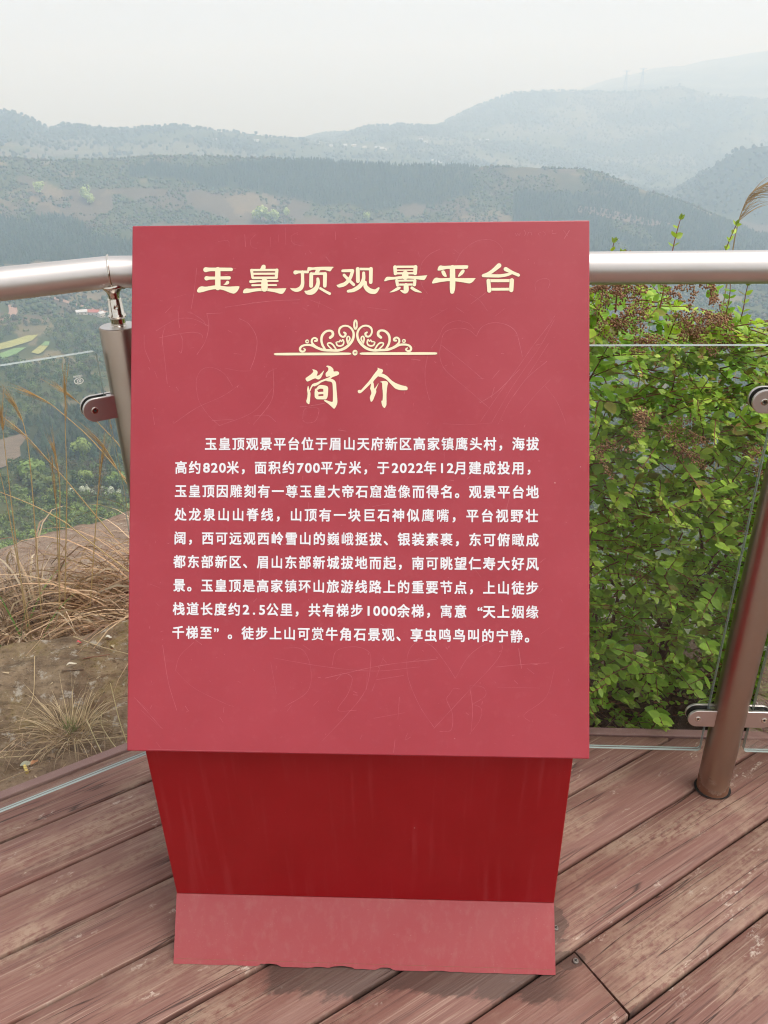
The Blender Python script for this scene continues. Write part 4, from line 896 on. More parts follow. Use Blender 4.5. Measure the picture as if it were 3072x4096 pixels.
# mixed broadleaf scrub
az, r = thin(*seedpts(70000, 1100, 2100), 6.6); p_, b_, t_ = zone(az, r); x = r * np.sin(np.radians(az)); y = r * np.cos(np.radians(az))
k = (p_ < .5) & (fbm(x / 70, y / 70, 91, 3) > .27 + .22 * b_ + .16 * t_); az, r = keep_clear(az[k], r[k]); n = len(az); h_ = rng.uniform(2.5, 6.5, n) * rng.choice([.6, 1, 1.2], n)
tag(scatter('scrub_woodland', ROUND, xyz(az, r), h_ * .62, h_ * .6, pal(n, BROAD + [(.11, .095, .06)])), 'mixed green scrub woodland covering the face of the middle ridge', 'woodland', None, 'stuff')
az, r = thin(*seedpts(26000, 405, 1110), 7.5); p_, b_, t_ = zone(az, r); x = r * np.sin(np.radians(az)); y = r * np.cos(np.radians(az))
k = (p_ < .5) & (fbm(x / 45, y / 45, 92, 3) > .28 + .2 * t_); az, r = keep_clear(az[k], r[k]); n = len(az); h_ = rng.uniform(3, 9, n)
tag(scatter('valley_woodland', LEAFY, xyz(az, r), h_ * .72, h_ * .62, pal(n, [tuple(1.35 * q for q in c_) for c_ in BROAD] + [(.13, .18, .06), (.15, .19, .06)]), .3), 'mixed green woodland and scrub on the valley floor', 'woodland', None, 'stuff')
# bright spring bushes just below the platform's own slope
az, r = thin(*seedpts(9000, 290, 420, -36, 36), 3.2); x = r * np.sin(np.radians(az)); y = r * np.cos(np.radians(az)); k = fbm(x / 25, y / 25, 95, 3) > .30; az, r = az[k], r[k]; n = len(az); h_ = rng.uniform(1.6, 5.5, n)
tag(scatter('spring_scrub', LEAFY, xyz(az, r), h_ * .75, h_ * .7, pal(n, [(.17, .25, .055), (.21, .28, .07), (.14, .19, .05), (.24, .29, .09), (.115, .16, .05)]), .3), 'bright spring-green scrub at the foot of the near slope', 'scrub', None, 'stuff')
# far ridges
az, r = thin(*seedpts(60000, 2450, 5400), 16); p_, b_, t_ = zone(az, r); k = (p_ > .5) | (rng.random(len(az)) < .22); az, r = az[k], r[k]; n = len(az); h_ = rng.uniform(8, 17, n)
tag(scatter('far_forest', ROUND_S + PINES_S, xyz(az, r), h_ * .7, h_ * .55, pal(n, [(.04, .055, .032), (.045, .06, .034), (.052, .066, .036)])), 'hazy woods on the far ridges below the sky', 'forest', None, 'stuff')

# --- single trees one can tell apart
def tree(name, x, y, h, w, col, label, group=None, seed=0, pine=False, n=420):
    z = float(land_xy(x, y)[0]) - .3
    t = empty(name, (x, y, z), label, 'tree', group)
    V, F = tmpl_pine(seed, 7, 10) if pine else tmpl_leafy(seed, n, 11)
    V = V * np.array((w, w, h * (1 if pine else .62))) + np.array((0, 0, 0 if pine else h * .22))
    c = np.array(col)[None] * rng.uniform(.7, 1.3, (len(V), 1)); mesh_np('crown', V, F, FOLI, t, c)
    m_ = MB(); m_.tube([(0, 0, -.5), (0, 0, h * .35), (w * .05, 0, h * .62)], [h * .035, h * .026, h * .012], 8)
    if not pine:
        for k in range(4):
            a = 1.6 * k + seed; m_.tube([(0, 0, h * (.25 + .05 * k)), (math.cos(a) * w * .4, math.sin(a) * w * .4, h * (.5 + .06 * k))], [h * .014, h * .006], 6)
    m_.build('trunk', BARK, t); return t
BRIGHT = (.25, .32, .085)
for i, (x, y, h, w, lb) in enumerate([(-200.7, 492.8, 13, 7.5, 'yellow-green tree alone against the dark pine slope'), (-194.7, 403.3, 14, 9, 'large fresh green tree behind the tall dry grass stalks'), (-169.2, 412.5, 9, 5.5, 'small pale green tree between dark pines above the white orchard'), (-151.5, 412.8, 10, 7, 'fresh green tree beside the left edge of the red panel'), (-180.1, 382.5, 9, 8, 'olive green bushy tree left of the white-blossom row'), (-188.5, 391.0, 9, 7, 'rounded olive tree below the large fresh green tree')]):
    tree('broadleaf_tree', x, y, h, w, BRIGHT if i in (0, 2) else ((.17, .25, .06) if i < 4 else (.13, .17, .05)), lb, 'single trees in the valley', i, n=520)
for i, (x, y, h, w, lb) in enumerate([(-237.7, 1702.3, 30, 21, 'large pale green tree on the ridge face above the left half of the panel'), (-214.1, 1702.2, 26, 18, 'pale green tree touching the right side of the largest pale tree'), (-581.4, 1702.4, 25, 14, 'pale green tree standing on a bare brown patch of the ridge'), (-571.4, 1685.1, 20, 12, 'lower pale green tree leaning against its taller neighbour'), (-671.1, 1702.1, 22, 12, 'pale green tree farthest left on the ridge face'), (-189.6, 1751.9, 18, 9, 'small pale tree a little right of the largest pale tree'), (-24.1, 1756.8, 18, 9, 'small pale tree just over the middle of the panel top')]):
    tree('pale_tree', x, y, h, w, (.40, .48, .17), lb, 'pale trees on the ridge face', 10 + i, n=360)
for i, (x, y, h, lb) in enumerate([(-740, 1905, 17, 'dark conifer on the left shoulder of the ridge line'), (-646.9, 1874.2, 18, 'left of two dark conifers by the notch in the ridge line'), (-614.9, 1880.3, 17, 'right of two dark conifers by the notch in the ridge line'), (202.8, 1886.1, 14, 'lone dark conifer on the tan slope right of centre'), (561.5, 1748.4, 20, 'tall dark conifer above the right end of the panel')]):
    tree('conifer_tree', x, y, h, h * .38, (.022, .042, .024), lb, 'lone conifers on the ridge', 30 + i, True)
for i, (x, y) in enumerate([(-167.0, 385.4), (-162.0, 387.5), (-159.4, 388.6), (-156.0, 389.9), (-151.8, 391.6), (-148.6, 392.8), (-145.5, 394.0)]):
    tree('blossom_tree', x, y, 4.6 + .7 * (i % 3), 2.6, (.62, .64, .54), 'white-blossomed orchard tree in the row beyond the near rock', 'white-blossom orchard row', 50 + i, n=200)

# --- farmhouses
WALLM = plain('lime_plaster', (.62, .58, .53), .85, 0, .1, .6); TILE = plain('red_roof_tile', (.40, .13, .10), .8, 0, .25, .8); TILEW = plain('pale_roof_sheet', (.5, .5, .5), .6, 0, .12, .5); WIND = plain('window_dark', (.05, .06, .07), .3, 0, .1, 1); DOORM = plain('wooden_door', (.16, .09, .06), .7)
def house(x, y, L, W, H, yaw, roofm, label, group=None, detail=True):
    z = float(land_xy(x, y)[0]) - .2; t = empty('farmhouse', (x, y, z), label, 'house', group); t.rotation_euler = (0, 0, yaw)
    m_ = MB(); g_ = H + W * .28
    m_.add([(sx * L / 2, sy * W / 2, zz) for sx in (-1, 1) for sy, zz in ((-1, -1.5), (1, -1.5), (1, H), (0, g_), (-1, H))], [(0, 1, 2, 3, 4), (9, 8, 7, 6, 5), (0, 4, 9, 5), (1, 6, 7, 2), (4, 3, 8, 9), (3, 2, 7, 8), (0, 5, 6, 1)]);
    m_.build('wall', WALLM, t)
    m_ = MB(); e = .5
    for sy in (-1, 1):
        y0, z0 = sy * (W / 2 + e), H - e * .56 + .12; m_.add([(-L / 2 - e, 0, g_ + .12), (L / 2 + e, 0, g_ + .12), (L / 2 + e, y0, z0), (-L / 2 - e, y0, z0), (-L / 2 - e, 0, g_ + .36), (L / 2 + e, 0, g_ + .36), (L / 2 + e, y0, z0 + .24), (-L / 2 - e, y0, z0 + .24)], [(0, 1, 2, 3), (7, 6, 5, 4), (0, 4, 5, 1), (1, 5, 6, 2), (2, 6, 7, 3), (3, 7, 4, 0)])
    m_.build('roof', roofm, t)
    if detail:
        for k in range(3):
            xx = -L / 2 + L * (k + .5) / 3
            m_ = MB()
            if k == 1: m_.box((xx - .6, -W / 2 - .08, 0), (xx + .6, -W / 2 + .02, 2.1)); m_.build('door', DOORM, t)
            else: m_.box((xx - .8, -W / 2 - .06, 1), (xx + .8, -W / 2 + .02, 2.3)); m_.build('window', WIND, t)
    return t
house(-384.1, 1076.9, 17, 9, 4.2, R(-14), TILE, 'farmhouse with a red tiled roof by the dirt track', 'farmhouses on the valley floor')
house(-399.5, 1073.6, 14, 8, 3.6, R(20), TILEW, 'pale-roofed shed left of the red-roofed farmhouse', 'farmhouses on the valley floor')
house(-372.0, 1066.4, 8, 7, 5.2, R(60), TILEW, 'small pale gabled house right of the red-roofed farmhouse', 'farmhouses on the valley floor')
house(-357.8, 1061.5, 6, 5, 3, R(10), TILEW, 'tiny white hut beside the railing spigot in view', 'farmhouses on the valley floor')
for i, (x, y) in enumerate([(-585.3, 3178.0), (-449.0, 3282.6), (-242, 3580), (-190, 3560), (-129.1, 3560.1), (-94.5, 3560.3), (-51.1, 3550), (1.0, 3560), (19.9, 3545), (194.0, 3855.8), (210.0, 3774.4), (31.9, 3468.2), (215.0, 3303.2), (236, 3258.3), (471.5, 4050.8), (511.2, 4068.3)]):
    house(x, y, 13 + (i * 5) % 9, 9, 5, R((i * 37) % 50 - 25), TILEW, 'white village house among the hazy fields before the far ridge', 'village houses in the haze', False)

# --- lattice towers on the far ridge
def pylon(az_, r_, h, label):
    x = r_ * math.sin(R(az_)); y = r_ * math.cos(R(az_)); z = float(land(np.array([az_]), np.array([float(r_)]))[0]) - 2
    t = empty('lattice_tower', (x, y, z), label, 'power pylon', 'power pylons on the far ridge'); m_ = MB(); wb = h * .10; wt_ = h * .018
    def w(q): return wb + (wt_ - wb) * min(1, q * 1.15)
    for sx in (-1, 1):
        for sy in (-1, 1): m_.tube([(sx * w(q), sy * w(q), h * q) for q in (0, .3, .6, .87, 1)], h * .0075, 5)
    for k in range(9):
        q0, q1 = k / 9, (k + 1) / 9
        for s_ in (-1, 1):
            m_.tube([(-w(q0), s_ * w(q0), h * q0), (w(q1), s_ * w(q1), h * q1)], h * .004, 4); m_.tube([(w(q0), s_ * w(q0), h * q0), (-w(q1), s_ * w(q1), h * q1)], h * .004, 4)
    m_.build('mast', plain('galvanised_steel', (.30, .31, .32), .5, .6), t)
    for q, L in ((.80, .16), (.98, .19)):
        m_ = MB(); m_.tube([(-h * L, 0, h * q), (0, 0, h * (q + .02)), (h * L, 0, h * q)], h * .007, 5); m_.tube([(-h * L, 0, h * q), (0, 0, h * (q - .03)), (h * L, 0, h * q)], h * .005, 5); m_.build('crossarm', bpy.data.materials['galvanised_steel'], t)
pylon(15.49, 5350, 118, 'left of two lattice pylons barely visible above the far ridge'); pylon(16.44, 5350, 122, 'right of two lattice pylons barely visible above the far ridge')

# ================================================================== rocks beside the platform
def pgrid(name, ts, ns, hfun, m, label):
    T, N_ = np.meshgrid(ts, ns, indexing='ij'); X = ND[0] * N_ + TD[0] * T; Y = ND[1] * N_ + TD[1] * T
    Z = hfun(T, N_); a, c = T.shape; ids = np.arange(a * c).reshape(a, c)
    F = np.stack([ids[:-1, :-1], ids[1:, :-1], ids[1:, 1:], ids[:-1, 1:]], -1).reshape(-1, 4)
    o = mesh_np(name, np.stack([X, Y, Z], -1).reshape(-1, 3), F, m, None, None, True); return tag(o, label, 'rock')
def rock1_h(T, N_):
    nb = 2.45 - .18 * (T - .05) + .10 * (fbm(T * 3, T * 0, 3, 3) - .5)            # rear edge
    h = -.062 + .095 * (fbm(T * 2.2, N_ * 3.5, 8, 4) - .5) + .05 * (fbm(T * 5, N_ * 14, 12, 5) - .5) + .014 * (fbm(T * 22, N_ * 40, 14, 3) - .5)
    h = h + .035 * np.exp(-((T - .35) / .5) ** 2 - ((N_ - 2.3) / .22) ** 2) - .03 * np.exp(-((N_ - 1.77) / .09) ** 2)
    e = np.clip((N_ - nb) / .16, 0, 1); h = h - .55 * e ** 1.4
    ex = np.clip((T - .62) / .5, 0, 1); h = h - .7 * ex ** 1.5
    return h
def rock1_z(x, y):
    p = np.array([x, y]); return float(rock1_h(np.array([p @ TD]), np.array([p @ ND]))[0])
pgrid('rock', np.linspace(-2.4, 1.1, 260), np.linspace(1.742, 2.75, 120), rock1_h, ROCK1, 'mossy brown sandstone slab running along the outer edge of the deck')
def rock2_h(T, N_):
    x = T * TD[0] + N_ * ND[0]; y = T * TD[1] + N_ * ND[1]
    top = -.36 + .10 * (fbm(x * 1.6, y * 2.6, 31, 4) - .5) * 2 + .06 * (fbm(x * 7, y * 13, 33, 5) - .5) + .03 * np.clip(T - .6, 0, 2)
    d = np.maximum(np.abs(N_ - 3.32) / (.62 + .08 * (fbm(T * 2, T * 0 + 3, 35, 3) - .5)), 0); h = top - 1.2 * np.clip(d - .72, 0, 2) ** 1.6 - .25 * np.clip(-T - .55 + .0, 0, 3) - .9 * np.clip(T - .95, 0, 3)
    return h
pgrid('rock', np.linspace(-1.8, 1.35, 150), np.linspace(2.55, 4.6, 110), rock2_h, ROCK2, 'pale bare sandstone hump behind the dry grass')

# ================================================================== dry grass
class Blades:
    def __init__(s): s.V = []; s.F = []; s.C = []
    def path(s, P, w, col, prof=None):
        P = [np.array(p, float) for p in P]; n = len(P); k = len(s.V); sd = None; ref = rng.normal(size=3)
        for i in range(n):
            t = P[min(i + 1, n - 1)] - P[max(0, i - 1)]; t = t / (np.linalg.norm(t) + 1e-9); q = np.cross(t, ref); q = q / (np.linalg.norm(q) + 1e-9)
            ww = w * (prof[i] if prof is not None else (1 - (i / (n - 1)) ** 2 * .9)); s.V += [P[i] + q * ww / 2, P[i] - q * ww / 2]; c = np.array(col) * (1 + .15 * (rng.random() - .5)); s.C += [c, c]
        for i in range(n - 1): s.F += [(k + 2 * i, k + 2 * i + 1, k + 2 * i + 3, k + 2 * i + 2)]
    def blade(s, p, d, L, droop, w, col, n=9, wob=.15):
        p = np.array(p, float); d = np.array(d, float); d /= np.linalg.norm(d); P = [p]; st = L / (n - 1)
        for i in range(n - 1):
            d = d + np.array((0, 0, -droop * st * (1 + i * .35))) + rng.normal(size=3) * wob * st * 2; d /= np.linalg.norm(d); p = p + d * st; P.append(p)
        s.path(P, w, col)
    def rod(s, P, r0, r1, col, k=5):
        P = [np.array(p, float) for p in P]; n = len(P); b0 = len(s.V); up = np.array((.3, 1, .1))
        for i in range(n):
            t = P[min(i + 1, n - 1)] - P[max(0, i - 1)]; t = t / (np.linalg.norm(t) + 1e-9); u = np.cross(t, up); u /= np.linalg.norm(u) + 1e-9; v = np.cross(t, u); r_ = r0 + (r1 - r0) * i / (n - 1)
            for j in range(k): a = 6.2832 * j / k; s.V.append(P[i] + u * math.cos(a) * r_ + v * math.sin(a) * r_); s.C.append(np.array(col))
        for i in range(n - 1):
            for j in range(k): s.F.append((b0 + i * k + j, b0 + i * k + (j + 1) % k, b0 + (i + 1) * k + (j + 1) % k, b0 + (i + 1) * k + j))
    def build(s, name, parent=None, m=None): return mesh_np(name, np.array(s.V), np.array(s.F), m or STRAW, parent, np.array(s.C))
STRAWS = [(.52, .385, .27), (.43, .30, .20), (.62, .49, .35), (.34, .23, .155), (.25, .165, .115), (.46, .325, .22)]
def rs(): return STRAWS[rng.integers(0, len(STRAWS))]
def clump(name, cx, cy, cz, rad, n, L, up, lean, label, droop=3.2, w=.0055, green=0, group='dry grass clumps by the rock', red=0):
    t = empty(name, (cx, cy, cz), label, 'dry grass', group); B = Blades()
    for i in range(n):
        a = rng.uniform(0, 6.283); q = rad * math.sqrt(rng.random()); p = (q * math.cos(a), q * math.sin(a) * .7, rng.uniform(-.06, .02))
        d = (math.cos(a) * rng.uniform(.1, .75) + lean[0] * rng.uniform(.4, 1.3), math.sin(a) * rng.uniform(.1, .75) + lean[1] * rng.uniform(.4, 1.3), up * rng.uniform(.5, 1.2))
        c = np.array(rs()) * rng.uniform(.65, 1.25)
        if red: c = c * np.array((1.04, .92, .84))
        B.blade(p, d, L * rng.uniform(.45, 1.15), droop * rng.uniform(.5, 1.5), w * rng.uniform(.5, 1.25), c, 10)
    B.build('dead_leaves', t)
    if green:
        B = Blades()
        for i in range(green):
            a = rng.uniform(0, 6.283); q = rad * .9 * math.sqrt(rng.random()); B.blade((q * math.cos(a), q * math.sin(a) * .7 - .05, 0), (rng.normal() * .3, rng.normal() * .3 - .1, 1), L * rng.uniform(.35, .6), 1.2, w * .9, (.13 * rng.uniform(.7, 1.3), .21 * rng.uniform(.7, 1.2), .05), 8)
        B.build('green_shoots', t)
    return t
clump('dry_grass_clump', -1.30, 2.46, -.28, .19, 640, .84, 1.6, (.05, -.14), 'big arching clump of pale dry grass at the left behind the mossy slab', 4.6, .0082, 9)
clump('dry_grass_clump', -1.62, 2.42, -.32, .22, 560, .76, 1.5, (.10, -.1), 'dry grass clump cut by the left edge of the photo', 4.2, .006, 6)
clump('dry_grass_clump', -.80, 2.50, -.26, .24, 1000, .76, 1.0, (-.45, -.18), 'reddish dry grass leaning left out from behind the red panel', 2.2, .0055, 10, red=1)
clump('dry_grass_clump', -1.06, 2.50, -.36, .18, 360, .5, 1.2, (.1, -.2), 'low tangle of dark dry grass between the two larger clumps', 4.5, .005, 14, red=1)
# dead litter under the clumps
B = Blades()
for i in range(1700):
    x = rng.uniform(-1.9, -.4); y = 2.46 + .12 * (x + 1.1) * -.25 + rng.uniform(-.10, .16); B.blade((x, y, rng.uniform(-.38, -.12)), (rng.normal(), rng.normal() * .5, rng.normal() * .5), rng.uniform(.04, .18), 1, .0045, np.array((.15, .092, .06)) * rng.uniform(.4, 1.3), 4, .6)
tag(B.build('grass_litter'), 'dark tangled grass litter under the dry clumps behind the slab', 'litter', None, 'stuff')
STALKS = [
  [(-1.204, 2.42, 0.203), (-1.175, 2.42, 0.394), (-1.158, 2.42, 0.526), (-1.155, 2.42, 0.583), (-1.159, 2.42, 0.647), (-1.174, 2.42, 0.684)] ,
  [(-1.237, 2.35, 0.242), (-1.217, 2.35, 0.407), (-1.199, 2.35, 0.55), (-1.184, 2.35, 0.667)] ,
  [(-0.967, 2.5, 0.144), (-1.017, 2.5, 0.233), (-1.091, 2.5, 0.367), (-1.129, 2.5, 0.429), (-1.192, 2.5, 0.532), (-1.259, 2.5, 0.608)] ,
  [(-0.895, 2.55, 0.331), (-0.938, 2.55, 0.4), (-1.003, 2.55, 0.505), (-1.071, 2.55, 0.586), (-1.125, 2.55, 0.641), (-1.167, 2.55, 0.667)] ,
  [(-1.09, 2.4, 0.211), (-1.057, 2.4, 0.365), (-1.035, 2.4, 0.483), (-1.016, 2.4, 0.596), (-0.998, 2.4, 0.687), (-0.983, 2.4, 0.769)] ,
  [(-0.869, 2.6, 0.38), (-0.912, 2.6, 0.434), (-0.939, 2.6, 0.478), (-0.987, 2.6, 0.545), (-1.031, 2.6, 0.607), (-1.07, 2.6, 0.651)] ,
  [(-0.862, 2.48, 0.31), (-0.873, 2.48, 0.344), (-0.901, 2.48, 0.415), (-0.931, 2.48, 0.496), (-0.958, 2.48, 0.541)] ,
  [(-1.01, 2.45, 0.189), (-0.977, 2.45, 0.324), (-0.944, 2.45, 0.444), (-0.914, 2.45, 0.54)] ,
  [(-1.103, 2.38, 0.222), (-1.065, 2.38, 0.405), (-1.057, 2.38, 0.492), (-1.059, 2.38, 0.557)] ,
  [(-1.122, 2.41, 0.222), (-1.106, 2.41, 0.316), (-1.093, 2.41, 0.421), (-1.088, 2.41, 0.474)] ,
  [(-1.22, 2.3, 0.257), (-1.214, 2.3, 0.344), (-1.21, 2.3, 0.417), (-1.208, 2.3, 0.491)] ,
  [(-0.907, 2.52, 0.191), (-0.908, 2.52, 0.32), (-0.908, 2.52, 0.458), (-0.913, 2.52, 0.588)] ,
  [(-1.001, 2.33, 0.238), (-1.057, 2.33, 0.298), (-1.145, 2.33, 0.36), (-1.24, 2.33, 0.41), (-1.274, 2.33, 0.433)] ,
  [(0.987, 2.3, 1.1), (0.987, 2.3, 1.174), (0.995, 2.3, 1.234), (1.012, 2.3, 1.275), (1.056, 2.3, 1.303)] ,
]
SLAB = ['tall stalk with a brown plume bent left, second from the left edge', 'straight stalk topped near the frayed plume at the left edge', 'long slanting stalk whose feathery plume droops to the left edge', 'slanting stalk with a narrow plume above the left clamp height', 'upright straight stalk with a slim upright plume under the safety mark', 'thin slanting stalk passing behind the left clamp', 'short slanting stalk with a forked plume close to the corner post', 'upright stalk with a slim brown plume near the corner post', 'fine stalk with a short plume in the middle of the left glass', 'finest stalk with a short plume left of the middle stalk', 'bent stalk at the extreme left edge of the left glass', 'grey thin stalk in front of the corner post', 'bare stalk slanting low across from the left edge']
PLUME = [.26, .16, .42, .26, .30, .18, .5, .5, .5, .5, 0, .1, 0]
for i, (P, lab) in enumerate(zip(STALKS[:13], SLAB)):
    P = [np.array(p) for p in P]
    if P[0][2] > .15 and i not in (3, 5, 6):
        P = [P[0] + (P[0] - P[1]) / np.linalg.norm(P[0] - P[1]) * .45] + P
    Q = crom(P, False, 6); b0 = Q[0]; t = empty('grass_stalk', tuple(b0), lab, 'grass stalk', 'tall dry grass stalks behind the left glass')
    Q = [q - b0 for q in Q]; B = Blades(); grey = i == 11; col = (.30, .255, .16) if grey else np.array((.50, .35, .17)) * rng.uniform(.85, 1.1)
    B.rod(Q, .0023 if not grey else .0016, .0009, col); B.build('stem', t)
    if PLUME[i]:
        B = Blades(); n = len(Q); k0 = int(n * (1 - PLUME[i])); tip = Q[-1]
        for j in range(30):
            f_ = rng.random(); a = Q[min(n - 1, k0 + int(f_ * (n - 1 - k0) * .75))]; d = (tip - a); L = np.linalg.norm(d) + .02; d = d / L
            L = rng.uniform(.05, .13) if not grey else .02
            B.blade(a, d + rng.normal(size=3) * .055 + np.array((0, 0, -.03)), L, rng.uniform(.2, 1.2), .0015, np.array((.42, .255, .105)) * rng.uniform(.75, 1.25), 6, .3)
        B.build('plume', t)
# plume grass behind the shrub, right
P = [np.array(p) for p in STALKS[13]]; P = [P[0] - np.array((.0, .0, .75)), P[0] - np.array((0, 0, .3))] + P; Q = crom(P, False, 7); b0 = Q[0]
t = empty('grass_stalk', tuple(b0), 'tall stalk with a nodding feathery plume rising above the handrail at the right edge', 'grass stalk'); Q = [q - b0 for q in Q]
B = Blades(); B.rod(Q, .0024, .001, (.42, .31, .18)); B.build('stem', t); B = Blades(); n = len(Q)
for j in range(75):
    a = Q[n - 2 - int(rng.random() ** .8 * n * .42)]; d = Q[min(n - 1, int(n * .97))] - a; d = d / (np.linalg.norm(d) + .03)
    B.blade(a, d + rng.normal(size=3) * .12 + np.array((.1, 0, .0)), rng.uniform(.05, .12), rng.uniform(2, 6), .0016, np.array((.42, .30, .18)) * rng.uniform(.7, 1.2), 7, .3)
B.build('plume', t)
# --- litter on the slab: tuft, sticks, leaves
t = empty('grass_tuft', (-.905, 1.745, rock1_z(-.905, 1.745)), 'small wiry straw tuft rooted on the mossy slab beside the deck', 'grass tuft'); B = Blades()
for i in range(230):
    a = rng.uniform(0, 6.283); q = .055 * math.sqrt(rng.random()); B.blade((q * math.cos(a), q * math.sin(a), .002), (math.cos(a) * rng.uniform(.2, 1.1), math.sin(a) * rng.uniform(.2, 1.1), rng.uniform(.2, 1.1)), rng.uniform(.05, .17), rng.uniform(1, 7), .0021, np.array((.54, .41, .26)) * rng.uniform(.55, 1.2), 8, .5)
for i in range(150):
    x, y = rng.normal() * .06 - .04, rng.normal() * .035 - .035; B.blade((x, y, .006 + rng.random() * .02), (rng.normal(), rng.normal(), .1), rng.uniform(.04, .12), 1, .002, np.array((.36, .25, .16)) * rng.uniform(.5, 1.2), 6, .8)
B.build('straw', t)
B = Blades()
for i in range(40): B.blade((rng.normal() * .008, rng.normal() * .008, .002), (rng.normal() * .4, rng.normal() * .4, 1), .05, 4, .002, (.16, .2, .06), 5)
B.build('green_shoots', t)
def stick(P, r0, col, label, name='dry_twig'):
    P = [np.array((x, y, rock1_z(x, y) + .004 + dz)) for x, y, dz in P]; Q = crom(P, False, 5); B = Blades(); B.rod(Q, r0, r0 * .6, col, 6); return tag(B.build(name), label, 'twig', 'dry twigs on the slab')
stick([(-1.096, 2.01, .012), (-1.054, 1.87, .012), (-1.068, 1.828, .004)], .0016, (.46, .34, .2), 'bent pale straw lying alone on the left of the slab')
stick([(-1.025, 2.145, .02), (-.92, 2.083, .012), (-.80, 2.02, .02)], .0021, (.44, .33, .2), 'long pale stick lying across the top right of the slab')
stick([(-1.12, 1.635, .02), (-.98, 1.662, .02), (-.882, 1.680, .03), (-.70, 1.70, .02)], .0016, (.47, .36, .22), 'longest straw lying across the wiry tuft')
stick([(-1.10, 1.66, .02), (-.98, 1.675, .025), (-.80, 1.69, .03), (-.72, 1.715, .02)], .0012, (.44, .33, .2), 'thin straw beside the longest straw on the tuft')
stick([(-.782, 1.650, .0), (-.815, 1.690, .03), (-.848, 1.735, .06)], .0018, (.52, .43, .25), 'pale stem leaning left from the deck edge')
stick([(-.745, 1.668, .0), (-.77, 1.682, .03), (-.793, 1.70, .07), (-.79, 1.715, .1)], .0016, (.50, .41, .24), 'kinked pale stem at the deck edge')
stick([(-.729, 1.69, .0), (-.75, 1.72, .07), (-.772, 1.765, .15)], .0018, (.52, .43, .24), 'tall pale stem touching the red panel at the deck edge')
stick([(-.943, 1.997, .004), (-.876, 2.046, .004)], .002, (.20, .085, .055), 'red-brown twig on the slab near the panel')
stick([(-.99, 1.945, .004), (-.93, 1.965, .004)], .0025, (.13, .085, .055), 'dark broken twig in the middle of the slab')
stick([(-1.04, 1.565, .003), (-.975, 1.60, .006), (-.94, 1.615, .004)], .0016, (.36, .26, .16), 'twig lying near the yellow stub')
def leaf_bit(x, y, L, W, yaw, col, label, name='fallen_leaf', cat='leaf'):
    z = rock1_z(x, y) + .006; V = []; n = 7; c_, s_ = math.cos(yaw), math.sin(yaw)
    for i in range(n):
        q = i / (n - 1); w = W * math.sin(math.pi * min(1, q * .92 + .04)) ** .8 / 2; zz = .004 * math.sin(q * 5) + .003
        for k in (-1, 0, 1): u = L * (q - .5); v = w * k; V.append((x + u * c_ - v * s_, y + u * s_ + v * c_, z + zz + (.003 if k else 0)))
    F = [(3 * i + k, 3 * i + k + 1, 3 * i + 4 + k, 3 * i + 3 + k) for i in range(n - 1) for k in (0, 1)]
    return tag(mesh_np(name, np.array(V), np.array(F), STRAW, None, np.array([col] * len(V)), True), label, cat, 'leaves and scraps on the slab')
leaf_bit(-.996, 1.642, .034, .020, .4, (.42, .43, .33), 'ribbed grey-green leaf below the straw tuft'); leaf_bit(-.975, 1.645, .026, .016, 1.2, (.50, .22, .11), 'orange leaf beside the grey-green leaf')
leaf_bit(-.929, 1.580, .028, .012, .8, (.44, .34, .24), 'tan leaf close to the edge board'); leaf_bit(-.905, 2.132, .02, .012, .2, (.62, .58, .50), 'bleached leaf far up the slab'); leaf_bit(-.885, 2.10, .026, .012, 2.2, (.45, .36, .24), 'curled tan leaf under the long stick'); leaf_bit(-.965, 1.965, .03, .011, .5, (.55, .49, .40), 'pale curled leaf in the middle of the slab'); leaf_bit(-.93, 1.655, .03, .016, 2.6, (.34, .24, .16), 'brown leaf tucked under the tuft'); leaf_bit(-1.0, 2.12, .014, .010, .3, (.60, .10, .11), 'tiny red scrap on the upper slab', 'red_scrap', 'litter')
m = MB(); z_ = rock1_z(-.985, 1.613) + .006; m.tube([(-.994, 1.627, z_), (-.976, 1.600, z_)], .0042, 12); tag(m.build('yellow_stub', plain('yellow_paper', (.66, .50, .14), .6), None, smooth=True, auto=40), 'yellow paper stub lying on the slab', 'litter', 'leaves and scraps on the slab')
B = Blades()
for i in range(420):
    x = rng.uniform(-1.5, -.55); y = rng.uniform(1.45, 2.25); n_ = np.array([x, y]) @ ND
    if 1.76 < n_ < 2.38:
        B.blade((x, y, rock1_z(x, y) + .003), (rng.normal(), rng.normal(), .02), rng.uniform(.004, .03), .3, rng.uniform(.0012, .005), np.array(((.38, .29, .19), (.14, .095, .06), (.30, .2, .12))[rng.integers(0, 3)]) * rng.uniform(.6, 1.3), 4, .4)
tag(B.build('slab_litter'), 'crumbs of straw and bark scattered over the mossy slab', 'litter', None, 'stuff')

